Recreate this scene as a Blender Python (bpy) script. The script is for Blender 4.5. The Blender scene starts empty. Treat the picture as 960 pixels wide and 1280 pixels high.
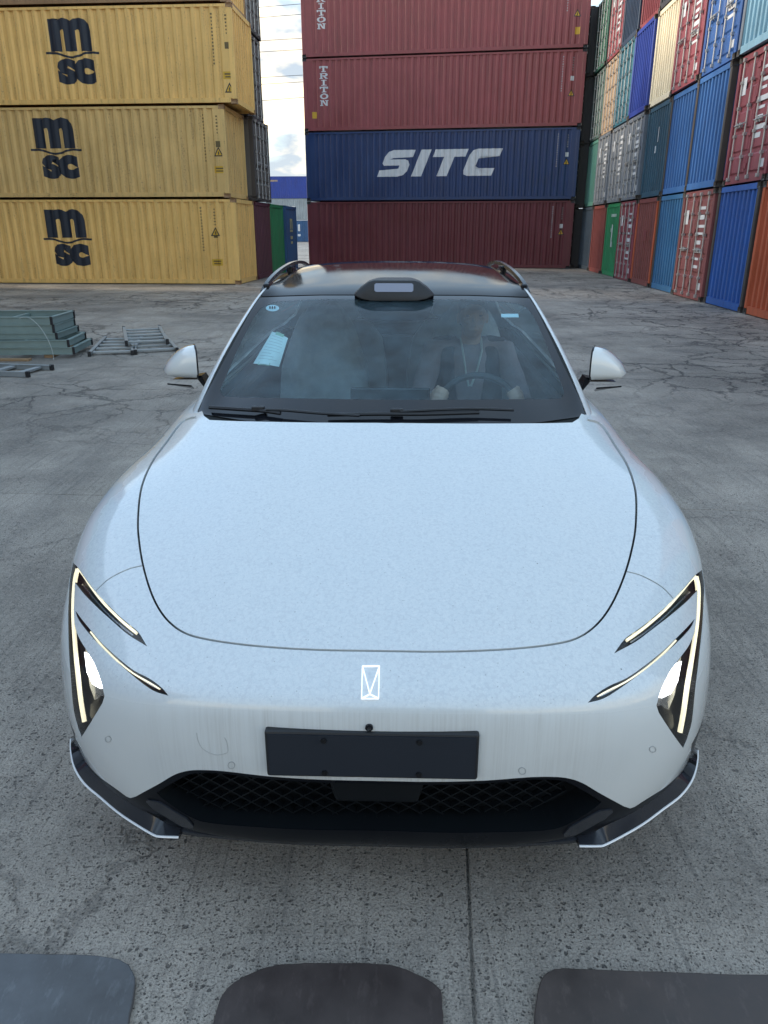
import bpy, bmesh, math, random
import numpy as np
from mathutils import Vector, Matrix
from mathutils.bvhtree import BVHTree
from mathutils.geometry import delaunay_2d_cdt
R = math.radians
random.seed(7)
scene = bpy.context.scene
COL = scene.collection

# ---------------------------------------------------------------- camera, sky, sun, exposure
FX, TH, HC = 945.0, R(20.5), 1.68           # focal length in photo pixels, pitch, lens height
cam_d = bpy.data.cameras.new('camera')
cam = bpy.data.objects.new('camera', cam_d); COL.objects.link(cam)
cam_d.sensor_fit = 'VERTICAL'; cam_d.sensor_height = 36.0; cam_d.lens = FX / 1280 * 36.0
cam_d.clip_start = 0.05; cam_d.clip_end = 6000
cam.location = (0, 0, HC); cam.rotation_euler = (math.pi / 2 - TH, 0, 0)
scene.camera = cam
scene.render.resolution_x, scene.render.resolution_y = 768, 1024

SUN_EL, SUN_AZ = R(19), R(-80)              # azimuth from +Y, negative to the left
world = bpy.data.worlds.new('World'); scene.world = world; world.use_nodes = True
def build_world():
    nt = world.node_tree; nt.nodes.clear(); N = nt.nodes.new; L = nt.links.new
    out = N('ShaderNodeOutputWorld'); bg = N('ShaderNodeBackground'); bg.inputs['Strength'].default_value = 0.15
    sky = N('ShaderNodeTexSky'); sky.sky_type = 'NISHITA'; sky.sun_disc = False
    sky.sun_elevation = SUN_EL; sky.sun_rotation = SUN_AZ
    sky.air_density = 1.15; sky.dust_density = .55; sky.ozone_density = 1.6
    tc = N('ShaderNodeTexCoord'); mp = N('ShaderNodeMapping'); mp.inputs['Scale'].default_value = (2.2, 2.2, 5.0)
    mp.inputs['Location'].default_value = (0.35, 0.1, 0.62)
    no = N('ShaderNodeTexNoise'); no.inputs['Scale'].default_value = 1.7; no.inputs['Detail'].default_value = 7; no.inputs['Roughness'].default_value = .56
    rp = N('ShaderNodeValToRGB'); rp.color_ramp.elements[0].position = .22; rp.color_ramp.elements[1].position = .46
    no2 = N('ShaderNodeTexNoise'); no2.inputs['Scale'].default_value = 5.2; no2.inputs['Detail'].default_value = 5
    cc = N('ShaderNodeValToRGB'); e = cc.color_ramp.elements
    e[0].position = .40; e[0].color = (.98, 1.12, 1.28, 1); e[1].position = .60; e[1].color = (3.6, 2.95, 1.95, 1)
    mx = N('ShaderNodeMix'); mx.data_type = 'RGBA'
    # cloud banks stand low in the sky; the upper sky is open blue
    sz = N('ShaderNodeSeparateXYZ'); L(tc.outputs['Generated'], sz.inputs[0])
    el = N('ShaderNodeMapRange'); el.inputs['From Min'].default_value = .20; el.inputs['From Max'].default_value = .42; el.inputs['To Min'].default_value = .96; el.inputs['To Max'].default_value = .04
    L(sz.outputs[2], el.inputs['Value'])
    mul = N('ShaderNodeMath'); mul.operation = 'MULTIPLY'; L(el.outputs[0], mul.inputs[1])
    L(tc.outputs['Generated'], mp.inputs['Vector']); L(mp.outputs[0], no.inputs['Vector']); L(mp.outputs[0], no2.inputs['Vector'])
    L(no.outputs[0], rp.inputs[0]); L(rp.outputs[0], mul.inputs[0]); L(mul.outputs[0], mx.inputs['Factor'])
    # thin even veil of high cloud over the whole sky
    ve = N('ShaderNodeMix'); ve.data_type = 'RGBA'; ve.inputs['Factor'].default_value = .42; ve.inputs['B'].default_value = (1.40, 1.78, 1.90, 1); L(sky.outputs[0], ve.inputs['A'])
    L(no2.outputs[0], cc.inputs[0]); L(ve.outputs['Result'], mx.inputs['A']); L(cc.outputs[0], mx.inputs['B'])
    L(mx.outputs['Result'], bg.inputs['Color']); L(bg.outputs[0], out.inputs['Surface'])
build_world()
sun_d = bpy.data.lights.new('sun', 'SUN'); sun_d.energy = 1.0; sun_d.angle = R(11); sun_d.color = (1.0, .86, .68)
sun = bpy.data.objects.new('sun', sun_d); COL.objects.link(sun)
sd = Vector((math.sin(SUN_AZ) * math.cos(SUN_EL), math.cos(SUN_AZ) * math.cos(SUN_EL), math.sin(SUN_EL)))
sun.rotation_euler = sd.to_track_quat('Z', 'Y').to_euler(); sun.location = sd * 60
vs = scene.view_settings
vs.view_transform = 'Standard'; vs.look = 'None'; vs.gamma = 1.0; vs.use_curve_mapping = False
vs.exposure = 2.12

# ---------------------------------------------------------------- helpers
def tag(o, label=None, cat=None, group=None, kind=None):
    if label: o['label'] = label
    if cat: o['category'] = cat
    if group: o['group'] = group
    if kind: o['kind'] = kind
    return o
def empty(name, loc=(0, 0, 0), rz=0.0, label=None, cat=None, group=None):
    o = bpy.data.objects.new(name, None); COL.objects.link(o); o.empty_display_size = .2
    o.location = loc; o.rotation_euler = (0, 0, rz)
    return tag(o, label, cat, group)
def mkmesh(name, verts, faces, smooth=False):
    me = bpy.data.meshes.new(name); me.from_pydata([tuple(map(float, v)) for v in verts], [], faces); me.update()
    if smooth: me.shade_smooth()
    return me
def link(name, me, mat=None, parent=None, loc=None, rot=None):
    o = bpy.data.objects.new(name, me); COL.objects.link(o)
    if mat is not None:
        if len(me.materials) == 0: me.materials.append(None)
        o.material_slots[0].link = 'OBJECT'; o.material_slots[0].material = mat
    if parent is not None: o.parent = parent
    if loc is not None: o.location = loc
    if rot is not None: o.rotation_euler = rot
    return o
class MB:
    def __init__(s): s.v = []; s.f = []
    def add(s, vs_, fs_):
        n = len(s.v); s.v += [tuple(v) for v in vs_]; s.f += [tuple(i + n for i in f) for f in fs_]; return s
    def box(s, x0, y0, z0, x1, y1, z1):
        return s.add([(x0,y0,z0),(x1,y0,z0),(x1,y1,z0),(x0,y1,z0),(x0,y0,z1),(x1,y0,z1),(x1,y1,z1),(x0,y1,z1)],
                     [(3,2,1,0),(4,5,6,7),(0,1,5,4),(1,2,6,5),(2,3,7,6),(3,0,4,7)])
    def tube(s, pts, r, n=8, caps=True):
        pts = [Vector(p) for p in pts]; rr = r if isinstance(r, (list, tuple)) else [r] * len(pts)
        base = len(s.v); up = Vector((0, 0, 1))
        for i, p in enumerate(pts):
            d = (pts[min(i+1, len(pts)-1)] - pts[max(i-1, 0)]).normalized()
            a = d.cross(up if abs(d.z) < .95 else Vector((1, 0, 0))).normalized(); b = d.cross(a)
            for k in range(n):
                t = 2 * math.pi * k / n; s.v.append(tuple(p + (a * math.cos(t) + b * math.sin(t)) * rr[i]))
        for i in range(len(pts) - 1):
            for k in range(n):
                k2 = (k + 1) % n
                s.f.append((base+i*n+k, base+i*n+k2, base+(i+1)*n+k2, base+(i+1)*n+k))
        if caps:
            s.f.append(tuple(base + k for k in range(n-1, -1, -1))); s.f.append(tuple(base + (len(pts)-1)*n + k for k in range(n)))
        return s
    def prism(s, poly, a, b, axis='y'):
        n = len(poly)
        def mk(p, h): return {'y': (p[0], h, p[1]), 'z': (p[0], p[1], h), 'x': (h, p[0], p[1])}[axis]
        return s.add([mk(p, a) for p in poly] + [mk(p, b) for p in poly],
                     [tuple(range(n)), tuple(range(2*n-1, n-1, -1))] + [(i, (i+1) % n, n + (i+1) % n, n + i) for i in range(n)])
    def lathe(s, prof, c=(0,0,0), n=32, axis='x', closed=False):
        base = len(s.v); m = len(prof)
        for k in range(n):
            t = 2 * math.pi * k / n
            for (h, r) in prof:
                q = (h, r*math.cos(t), r*math.sin(t)) if axis == 'x' else (r*math.cos(t), r*math.sin(t), h)
                s.v.append((q[0]+c[0], q[1]+c[1], q[2]+c[2]))
        for k in range(n):
            k2 = (k+1) % n
            for i in range(m - (0 if closed else 1)):
                j = (i+1) % m; s.f.append((base+k*m+i, base+k*m+j, base+k2*m+j, base+k2*m+i))
        return s
    def mesh(s, name, smooth=False, bevel=0.0, seg=2, fixn=True):
        me = bpy.data.meshes.new(name); bm = bmesh.new()
        vv = [bm.verts.new(v) for v in s.v]
        for f in s.f:
            try: bm.faces.new([vv[i] for i in f])
            except ValueError: pass
        if fixn: bmesh.ops.recalc_face_normals(bm, faces=bm.faces)
        if bevel > 0:
            es = [e for e in bm.edges if len(e.link_faces) == 2 and e.calc_face_angle(0) > .6]
            bmesh.ops.bevel(bm, geom=es, offset=bevel, segments=seg, profile=.5, affect='EDGES', clamp_overlap=True)
        bm.to_mesh(me); bm.free()
        if smooth:
            me.shade_smooth()
            try: me.set_sharp_from_angle(angle=R(38))
            except Exception: pass
        return me
    def obj(s, name, mat, parent=None, smooth=False, bevel=0.0, seg=2, loc=None, rot=None):
        return link(name, s.mesh(name, smooth, bevel, seg), mat, parent, loc, rot)
def ray(u, v):
    c, s = math.cos(TH), math.sin(TH)
    return Vector((u - 480, FX * c - (v - 640) * s, -FX * s - (v - 640) * c)).normalized()
def on_z(u, v, z=0.0):
    d = ray(u, v); t = (z - HC) / d.z; return Vector((0, 0, HC)) + d * t

# ---------------------------------------------------------------- materials
def nodes(name):
    m = bpy.data.materials.new(name); m.use_nodes = True; nt = m.node_tree
    return m, nt, nt.nodes['Principled BSDF'], nt.nodes.new, nt.links.new
def setp(b, **k):
    for a, v in k.items():
        s = b.inputs[a.replace('_', ' ')]
        s.default_value = (*v, 1) if isinstance(v, tuple) and len(v) == 3 else v
def flat(name, rgb, rough=.5, metal=0.0, var=.12, scale=6.0, bump=0.0, **k):
    m, nt, b, N, L = nodes(name)
    tc = N('ShaderNodeTexCoord'); no = N('ShaderNodeTexNoise'); no.inputs['Scale'].default_value = scale; no.inputs['Detail'].default_value = 6
    L(tc.outputs['Object'], no.inputs['Vector'])
    mx = N('ShaderNodeMix'); mx.data_type = 'RGBA'; mx.inputs['A'].default_value = (*[c*(1-var) for c in rgb], 1); mx.inputs['B'].default_value = (*[min(1, c*(1+var)) for c in rgb], 1)
    L(no.outputs[0], mx.inputs['Factor']); L(mx.outputs['Result'], b.inputs['Base Color'])
    mr = N('ShaderNodeMapRange'); mr.inputs['To Min'].default_value = max(0, rough-.1); mr.inputs['To Max'].default_value = min(1, rough+.1)
    L(no.outputs[0], mr.inputs['Value']); L(mr.outputs[0], b.inputs['Roughness'])
    if bump:
        bp = N('ShaderNodeBump'); bp.inputs['Strength'].default_value = bump; bp.inputs['Distance'].default_value = .004
        L(no.outputs[0], bp.inputs['Height']); L(bp.outputs[0], b.inputs['Normal'])
    setp(b, Metallic=metal, **k)
    return m
def emit(name, rgb, st):
    m, nt, b, N, L = nodes(name); setp(b, Base_Color=rgb, Emission_Color=rgb, Emission_Strength=st); return m
def mixn(N, L, fac, a, b):
    mx = N('ShaderNodeMix'); mx.data_type = 'RGBA'
    for s, v in (('Factor', fac), ('A', a), ('B', b)):
        if hasattr(v, 'links') or isinstance(v, bpy.types.NodeSocket): L(v, mx.inputs[s])
        elif isinstance(v, (int, float)): mx.inputs[s].default_value = v
        else: mx.inputs[s].default_value = (*v, 1)
    return mx.outputs['Result']
def mth(N, L, op, a, b=None, clamp=False):
    n = N('ShaderNodeMath'); n.operation = op; n.use_clamp = clamp
    for i, v in enumerate((a, b)):
        if v is None: continue
        if isinstance(v, (int, float)): n.inputs[i].default_value = v
        else: L(v, n.inputs[i])
    return n.outputs[0]
def ramp(N, L, v, p0, p1, c0=0.0, c1=1.0):
    n = N('ShaderNodeMapRange'); n.inputs['From Min'].default_value = p0; n.inputs['From Max'].default_value = p1
    n.inputs['To Min'].default_value = c0; n.inputs['To Max'].default_value = c1; L(v, n.inputs['Value']); return n.outputs[0]
def tex(N, L, vec, kind, scale, detail=5, rough=.55, sc=None, loc=None, **k):
    if sc or loc:
        mp = N('ShaderNodeMapping')
        if sc: mp.inputs['Scale'].default_value = sc
        if loc: mp.inputs['Location'].default_value = loc
        L(vec, mp.inputs['Vector']); vec = mp.outputs[0]
    if kind == 'noise':
        n = N('ShaderNodeTexNoise'); n.inputs['Scale'].default_value = scale; n.inputs['Detail'].default_value = detail; n.inputs['Roughness'].default_value = rough
    else:
        n = N('ShaderNodeTexVoronoi'); n.inputs['Scale'].default_value = scale
        if k.get('feature'): n.feature = k['feature']
    L(vec, n.inputs['Vector'])
    return n
def paint(name, rgb, rust=.5, fade=.18, rough=.5, seed=0.0):
    """weathered container paint: faded, grimy, rust runs"""
    m, nt, b, N, L = nodes(name)
    tc = N('ShaderNodeTexCoord'); V = tc.outputs['Object']
    big = tex(N, L, V, 'noise', .8, 6, .6, loc=(seed, seed*2, 0)).outputs[0]
    run = tex(N, L, V, 'noise', 1.0, 7, .65, sc=(9, 9, .55), loc=(seed*3, 0, seed)).outputs[0]
    fine = tex(N, L, V, 'noise', 26, 5, .7, loc=(0, seed, 0)).outputs[0]
    c = mixn(N, L, ramp(N, L, big, .3, .7), tuple(x*(1-fade) for x in rgb), tuple(min(1, x*(1+fade*.6)+.012) for x in rgb))
    c = mixn(N, L, mth(N, L, 'MULTIPLY', ramp(N, L, run, .48, .70), .6), c, tuple(x*.55+.012 for x in rgb))
    rm = mth(N, L, 'MULTIPLY', ramp(N, L, fine, .55, .66), ramp(N, L, run, .48, .62))
    c = mixn(N, L, mth(N, L, 'MULTIPLY', rm, rust, True), c, (.085, .038, .02))
    L(c, b.inputs['Base Color'])
    L(ramp(N, L, big, .3, .7, rough-.08, rough+.14), b.inputs['Roughness'])
    bp = N('ShaderNodeBump'); bp.inputs['Strength'].default_value = .25; bp.inputs['Distance'].default_value = .004
    L(big, bp.inputs['Height']); L(bp.outputs[0], b.inputs['Normal'])
    return m
# ---------------------------------------------------------------- ground
YARD = R(-4)
def ground_mat(name, k=1.0):
    m, nt, b, N, L = nodes(name)
    g = N('ShaderNodeNewGeometry'); V = g.outputs['Position']
    big = tex(N, L, V, 'noise', .35, 6, .66).outputs[0]
    mid = tex(N, L, V, 'noise', 2.2, 6, .70).outputs[0]
    fin = tex(N, L, V, 'noise', 38, 5, .75).outputs[0]
    trk = tex(N, L, V, 'noise', 1.0, 6, .6, sc=(2.4, .16, 1), loc=(3, 1, 0)).outputs[0]
    c = mixn(N, L, ramp(N, L, mid, .3, .72), (.26, .222, .18), (.545, .47, .39))
    c = mixn(N, L, mth(N, L, 'MULTIPLY', ramp(N, L, big, .44, .60), .8), c, (.088, .076, .064))
    c = mixn(N, L, mth(N, L, 'MULTIPLY', ramp(N, L, trk, .52, .7), .4), c, (.10, .094, .088))
    c = mixn(N, L, ramp(N, L, fin, .35, .75), c, mixn(N, L, .5, c, (.60, .525, .44)))
    gr = tex(N, L, V, 'noise', 150, 3, .8).outputs[0]; tin = tex(N, L, V, 'noise', 1, 4, .6, sc=(48, 1.3, 1)).outputs[0]
    c = mixn(N, L, mth(N, L, 'MULTIPLY', ramp(N, L, gr, .48, .64), .7), c, (.05, .048, .045))
    c = mixn(N, L, mth(N, L, 'MULTIPLY', ramp(N, L, tin, .54, .68), .35), c, (.07, .067, .062))
    # pitted surface: small elongated holes and stones
    vd = N('ShaderNodeVectorMath'); vd.operation = 'ADD'; L(V, vd.inputs[0])
    nv = tex(N, L, V, 'noise', 20, 3); vs2 = N('ShaderNodeVectorMath'); vs2.operation = 'SCALE'; vs2.inputs['Scale'].default_value = .03
    L(nv.outputs[1], vs2.inputs[0]); L(vs2.outputs[0], vd.inputs[1])
    p1 = tex(N, L, vd.outputs[0], 'vor', 62); p2 = tex(N, L, vd.outputs[0], 'vor', 125)
    area = ramp(N, L, tex(N, L, V, 'noise', 1.3, 3, loc=(5, 2, 0)).outputs[0], .36, .6)
    hole = mth(N, L, 'MULTIPLY', mth(N, L, 'MULTIPLY', ramp(N, L, p1.outputs[0], .34, .22), mth(N, L, 'GREATER_THAN', ramp(N, L, p1.outputs['Color'], 0, 1), .68)), area)
    hole2 = mth(N, L, 'MULTIPLY', ramp(N, L, p2.outputs[0], .36, .2), mth(N, L, 'GREATER_THAN', ramp(N, L, p2.outputs['Color'], 0, 1), .62))
    hs = mth(N, L, 'MAXIMUM', hole, hole2)
    c = mixn(N, L, mth(N, L, 'MULTIPLY', hs, .75), c, (.035, .034, .034))
    # crazing cracks: warped cells, only in patches, denser further out
    cv = N('ShaderNodeVectorMath'); cv.operation = 'ADD'; L(V, cv.inputs[0])
    cn = tex(N, L, V, 'noise', .9, 6, .7); cs = N('ShaderNodeVectorMath'); cs.operation = 'SCALE'; cs.inputs['Scale'].default_value = 1.1
    L(cn.outputs[1], cs.inputs[0]); L(cs.outputs[0], cv.inputs[1])
    k1 = tex(N, L, cv.outputs[0], 'vor', .55, feature='DISTANCE_TO_EDGE'); k2 = tex(N, L, cv.outputs[0], 'vor', 1.35, feature='DISTANCE_TO_EDGE')
    patch = ramp(N, L, tex(N, L, V, 'noise', .16, 3, loc=(1.5, 4.2, 0)).outputs[0], .42, .52)
    sy = N('ShaderNodeSeparateXYZ'); L(V, sy.inputs[0])
    far = ramp(N, L, sy.outputs[1], 5.5, 9)
    cr = mth(N, L, 'MAXIMUM', mth(N, L, 'MULTIPLY', ramp(N, L, k1.outputs[0], .014, .003), mth(N, L, 'MULTIPLY', mth(N, L, 'MAXIMUM', far, .3), ramp(N, L, patch, 0, 1, .25, 1))),
             mth(N, L, 'MULTIPLY', mth(N, L, 'MULTIPLY', ramp(N, L, k2.outputs[0], .03, .006), far), patch))
    c = mixn(N, L, mth(N, L, 'MULTIPLY', cr, .85), c, (.018, .018, .019))
    L(c, b.inputs['Base Color'])
    L(ramp(N, L, mth(N, L, 'ADD', mid, mth(N, L, 'MULTIPLY', big, .6)), .55, 1.0, .42, .78), b.inputs['Roughness'])
    h = mth(N, L, 'ADD', mth(N, L, 'MULTIPLY', mth(N, L, 'ADD', fin, gr), .3), mth(N, L, 'MULTIPLY', mid, .8))
    h = mth(N, L, 'SUBTRACT', h, mth(N, L, 'MULTIPLY', hs, .8)); h = mth(N, L, 'SUBTRACT', h, mth(N, L, 'MULTIPLY', cr, 1.6))
    bp = N('ShaderNodeBump'); bp.inputs['Strength'].default_value = .75; bp.inputs['Distance'].default_value = .018
    L(h, bp.inputs['Height']); L(bp.outputs[0], b.inputs['Normal'])
    setp(b, Specular_IOR_Level=.5)
    return m
M_GROUND = ground_mat('weathered_concrete')
gnd = MB().add([(-3000,-3000,-.009),(3000,-3000,-.009),(3000,3000,-.009),(-3000,3000,-.009)], [(0,1,2,3)]).obj('ground', M_GROUND)
tag(gnd, kind='structure')
def build_slabs():
    gap = .0035
    rnd = random.Random(3)
    me = MB().box(-2.25+gap, -2.5+gap, -.008, 2.25-gap, 2.5-gap, 0).mesh('concrete_slab', bevel=.003, seg=1)
    for i in range(-5, 6):
        for j in range(-2, 9):
            x = .12 + 4.5 * (i + .5); y = 4.67 + 5 * (j - .5)
            o = link('concrete_slab', me, M_GROUND, gnd)
            c, s = math.cos(YARD), math.sin(YARD)
            o.location = (x*c - y*s, x*s + y*c, 0); o.rotation_euler = (0, 0, YARD)
build_slabs()
# ---------------------------------------------------------------- shipping containers
CL, CW = 12.192, 2.438
def corr(x0, x1, per=.278, depth=.042, fl=.30):
    """break points (position, inward depth) of a corrugated sheet"""
    n = max(1, round((x1 - x0) / per)); p = (x1 - x0) / n; out = []
    for i in range(n):
        a = x0 + i * p
        out += [(a, 0), (a + p*fl, 0), (a + p*.5, depth), (a + p*(.5+fl), depth)]
    out.append((x1, 0)); return out
_cm = {}
def cmesh(key, fn):
    if key not in _cm: _cm[key] = fn()
    return _cm[key]
def m_side(H):
    pts = corr(-CL/2+.36, CL/2-.36); pts = [(-CL/2+.1, 0)] + pts + [(CL/2-.1, 0)]
    v = []; f = []
    for (x, d) in pts: v += [(x, d, .15), (x, d, H-.095)]
    for i in range(len(pts)-1): f.append((2*i, 2*i+2, 2*i+3, 2*i+1))
    return mkmesh('side_wall', v, f)
SIDE_PTS = lambda: [(-CL/2+.1, 0)] + corr(-CL/2+.36, CL/2-.36) + [(CL/2-.1, 0)]
def m_endwall(H):
    pts = corr(-CW/2+.14, CW/2-.14, .25, .10, .38); v = []; f = []
    for (y, d) in pts: v += [(d, y, .17), (d, y, H-.13)]
    for i in range(len(pts)-1): f.append((2*i+2, 2*i, 2*i+1, 2*i+3))
    return mkmesh('end_wall', v, f)
def m_roof(H):
    pts = corr(-CL/2+.2, CL/2-.2, .42, .02); v = []; f = []
    for (x, d) in pts: v += [(x, -CW/2+.03, H-.03-d), (x, CW/2-.03, H-.03-d)]
    for i in range(len(pts)-1): f.append((2*i, 2*i+2, 2*i+3, 2*i+1))
    return mkmesh('roof', v, f)
def m_cast():
    bm = bmesh.new(); bmesh.ops.create_cube(bm, size=1); bmesh.ops.scale(bm, vec=(.178, .162, .118), verts=bm.verts)
    for f in list(bm.faces):
        r = bmesh.ops.inset_individual(bm, faces=[f], thickness=.03, depth=0)
        n = f.normal.copy(); bmesh.ops.translate(bm, vec=-n*.03, verts=f.verts)
    me = bpy.data.meshes.new('corner_casting'); bm.to_mesh(me); bm.free(); return me
def m_door(H):
    """one leaf, local y 0..1.11, outer face at x=0 (outward -x)"""
    b = MB(); w = 1.11; z0, z1 = .15, H-.12
    b.box(.012, 0, z0, .05, w, z1)
    n = 5; hh = (z1 - z0 - .08) / n
    for i in range(n):
        a = z0 + .06 + i*hh; c = a + hh - .075
        b.add([(.012, .07, a), (.012, w-.07, a), (.012, w-.07, c), (.012, .07, c), (-.016, .1, a+.035), (-.016, w-.1, a+.035), (-.016, w-.1, c-.035), (-.016, .1, c-.035)],
              [(4,5,6,7), (0,1,5,4), (1,2,6,5), (2,3,7,6), (3,0,4,7)])
    for i in range(4):
        z = z0 + .2 + i*(z1-z0-.4)/3; b.box(-.03, -.035, z-.05, .02, .1, z+.05)
    b.box(-.008, 0, z0, .012, .03, z1).box(-.008, w-.03, z0, .012, w, z1)
    return b.mesh('door')
def m_lockbar(H):
    b = MB(); b.tube([(-.05, 0, .10), (-.05, 0, H-.06)], .0175, 8)
    for z in (.12, H-.10): b.box(-.085, -.045, z-.035, -.02, .045, z+.035)
    for z in (.55, 1.0, 1.55, 2.05): b.box(-.075, -.04, z-.03, -.01, .04, z+.03)
    return b.mesh('locking_bar')
def m_handle():
    b = MB(); b.tube([(-.08, 0, 1.22), (-.085, .2, 1.2), (-.085, .46, 1.2)], .012, 6); b.box(-.075, .3, 1.15, -.01, .38, 1.25)
    return b.mesh('door_handle')
def container(label, x, y, z, rz, H, pm, end_l='wall', end_r='wall', group=None, frame=None, lite=False, barm=None, castm=None):
    e = empty('shipping_container', (x, y, z), rz, label, 'container', group)
    fm = frame or pm; barm = barm or M_BAR
    P = lambda n, k, fn, m, loc=(0,0,0), rot=(0,0,0): link(n, cmesh(k, fn), m, e, loc, rot)
    P('side_wall', ('s', H), lambda: m_side(H), pm, (0, -CW/2+.012, 0))
    P('side_wall', ('s', H), lambda: m_side(H), pm, (0, CW/2-.012, 0), (0, 0, math.pi))
    P('roof', ('r', H), lambda: m_roof(H), pm)
    P('floor', ('f',), lambda: MB().box(-CL/2+.1, -CW/2+.05, .10, CL/2-.1, CW/2-.05, .14).mesh('floor'), fm)
    for sy in (-1, 1):
        P('bottom_rail', ('br',), lambda: MB().box(-CL/2+.178, -.025, .03, CL/2-.178, .025, .158).mesh('bottom_rail'), fm, (0, sy*(CW/2-.03), 0))
        P('top_rail', ('tr',), lambda: MB().box(-CL/2+.178, -.03, -.10, CL/2-.178, .03, -.03).mesh('top_rail'), fm, (0, sy*(CW/2-.036), H))
        for sx in (-1, 1):
            P('corner_post', ('cp', H), lambda: MB().box(-.075, -.06, .118, .075, .06, H-.118).mesh('corner_post', bevel=.012, seg=1), fm, (sx*(CL/2-.08), sy*(CW/2-.065), 0))
            for zz in (.059, H-.059):
                P('corner_casting', ('cc',), m_cast, castm or fm, (sx*(CL/2-.089), sy*(CW/2-.081), zz))
    for sx, kind in ((-1, end_l), (1, end_r)):
        rot = (0, 0, 0 if sx < 0 else math.pi)
        P('end_sill', ('es',), lambda: MB().box(0, -CW/2+.162, .02, .1, CW/2-.162, .168).mesh('end_sill'), fm, (sx*(CL/2-.012), 0, 0), rot)
        P('end_header', ('eh',), lambda: MB().box(0, -CW/2+.162, -.128, .1, CW/2-.162, -.012).mesh('end_header'), fm, (sx*(CL/2-.012), 0, H), rot)
        if kind == 'wall':
            P('end_wall', ('ew', H), lambda: m_endwall(H), pm, (sx*(CL/2-.03), 0, 0), rot)
        else:
            for k in (0, 1):
                d = P('door', ('d', H), lambda: m_door(H), pm, (sx*(CL/2-.045), 0, 0), rot)
                d.location.y = (-1.114 if k == 0 else .004) * (1 if sx < 0 else -1)
                for yy in (.26, .84):
                    link('locking_bar', cmesh(('lb', H), lambda: m_lockbar(H)), barm, d, (0, yy, 0))
                if not lite:
                    for yy in (.26, .84): link('door_handle', cmesh(('dh',), m_handle), barm, d, (0, yy-.03 if yy < .5 else yy-.46, 0))
    return e
M_BAR = flat('galvanised_bar', (.42, .42, .41), .45, .6)
M_DARKSTEEL = flat('dark_casting', (.03, .028, .03), .6, .2)
# ---- painted lettering that follows the corrugation
def text_polys(body, bold=0.0, size=1.0):
    cu = bpy.data.curves.new('lettering', 'FONT'); cu.body = body; cu.size = size; cu.offset = bold; cu.resolution_u = 3; cu.fill_mode = 'FRONT' if hasattr(cu, 'fill_mode') else cu.fill_mode
    ob = bpy.data.objects.new('lettering', cu); COL.objects.link(ob)
    dg = bpy.context.evaluated_depsgraph_get(); dg.update()
    me = bpy.data.meshes.new_from_object(ob.evaluated_get(dg)); bm = bmesh.new(); bm.from_mesh(me)
    bpy.data.objects.remove(ob); bpy.data.meshes.remove(me); bpy.data.curves.remove(cu)
    xs = [v.co.x for v in bm.verts]; ys = [v.co.y for v in bm.verts]
    for v in bm.verts: v.co = ((v.co.x-min(xs))/(max(xs)-min(xs)), (v.co.y-min(ys))/(max(ys)-min(ys)), 0)
    return bm
def place(bm, x0, z0, w, h, shear=0.0):
    for v in bm.verts:
        a, c = v.co.x, v.co.y; v.co = (x0 + a*w + shear*c*h, 0, z0 + c*h)
    return bm
def polys_bm(polys):
    bm = bmesh.new()
    for p in polys: bm.faces.new([bm.verts.new((q[0], 0, q[1])) for q in p])
    return bm
def join_bm(bms):
    me = bpy.data.meshes.new('tmp'); out = bmesh.new()
    for b in bms:
        b.to_mesh(me); out.from_mesh(me); b.free()
    bpy.data.meshes.remove(me); return out
def decal(name, bm, mat, parent, end=False, H=2.591, off=.003, pts=None):
    """lay a flat lettering bmesh (x,z plane) on the front side wall (or on the -x end)"""
    if pts is None: pts = SIDE_PTS()
    xs = [v.co.x for v in bm.verts]; lo, hi = min(xs), max(xs)
    bmesh.ops.triangulate(bm, faces=bm.faces)
    for (x, d) in pts:
        if lo < x < hi:
            bmesh.ops.bisect_plane(bm, geom=bm.verts[:]+bm.edges[:]+bm.faces[:], plane_co=(x, 0, 0), plane_no=(1, 0, 0), dist=1e-5)
    px = [p[0] for p in pts]; pd = [p[1] for p in pts]
    for v in bm.verts:
        d = float(np.interp(v.co.x, px, pd))
        if not end: v.co.y = -CW/2 + .012 + d - off
        else: v.co = (-CL/2 + .03 + d - off, -v.co.x, v.co.z)
    bmesh.ops.recalc_face_normals(bm, faces=bm.faces)
    me = bpy.data.meshes.new(name); bm.to_mesh(me); bm.free()
    return link(name, me, mat, parent)
M_NAVYINK = flat('navy_lettering', (.012, .018, .03), .55)
M_WHITEINK = flat('white_lettering', (.62, .63, .64), .5)
M_DIMINK = flat('faded_white_marks', (.30, .29, .30), .55)
M_YELLOWINK = flat('yellow_label', (.62, .36, .03), .5)
M_OLIVEINK = flat('olive_marking', (.13, .09, .03), .55)
def rect(x, z, w, h): return [(x-w/2, z-h/2), (x+w/2, z-h/2), (x+w/2, z+h/2), (x-w/2, z+h/2)]
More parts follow.
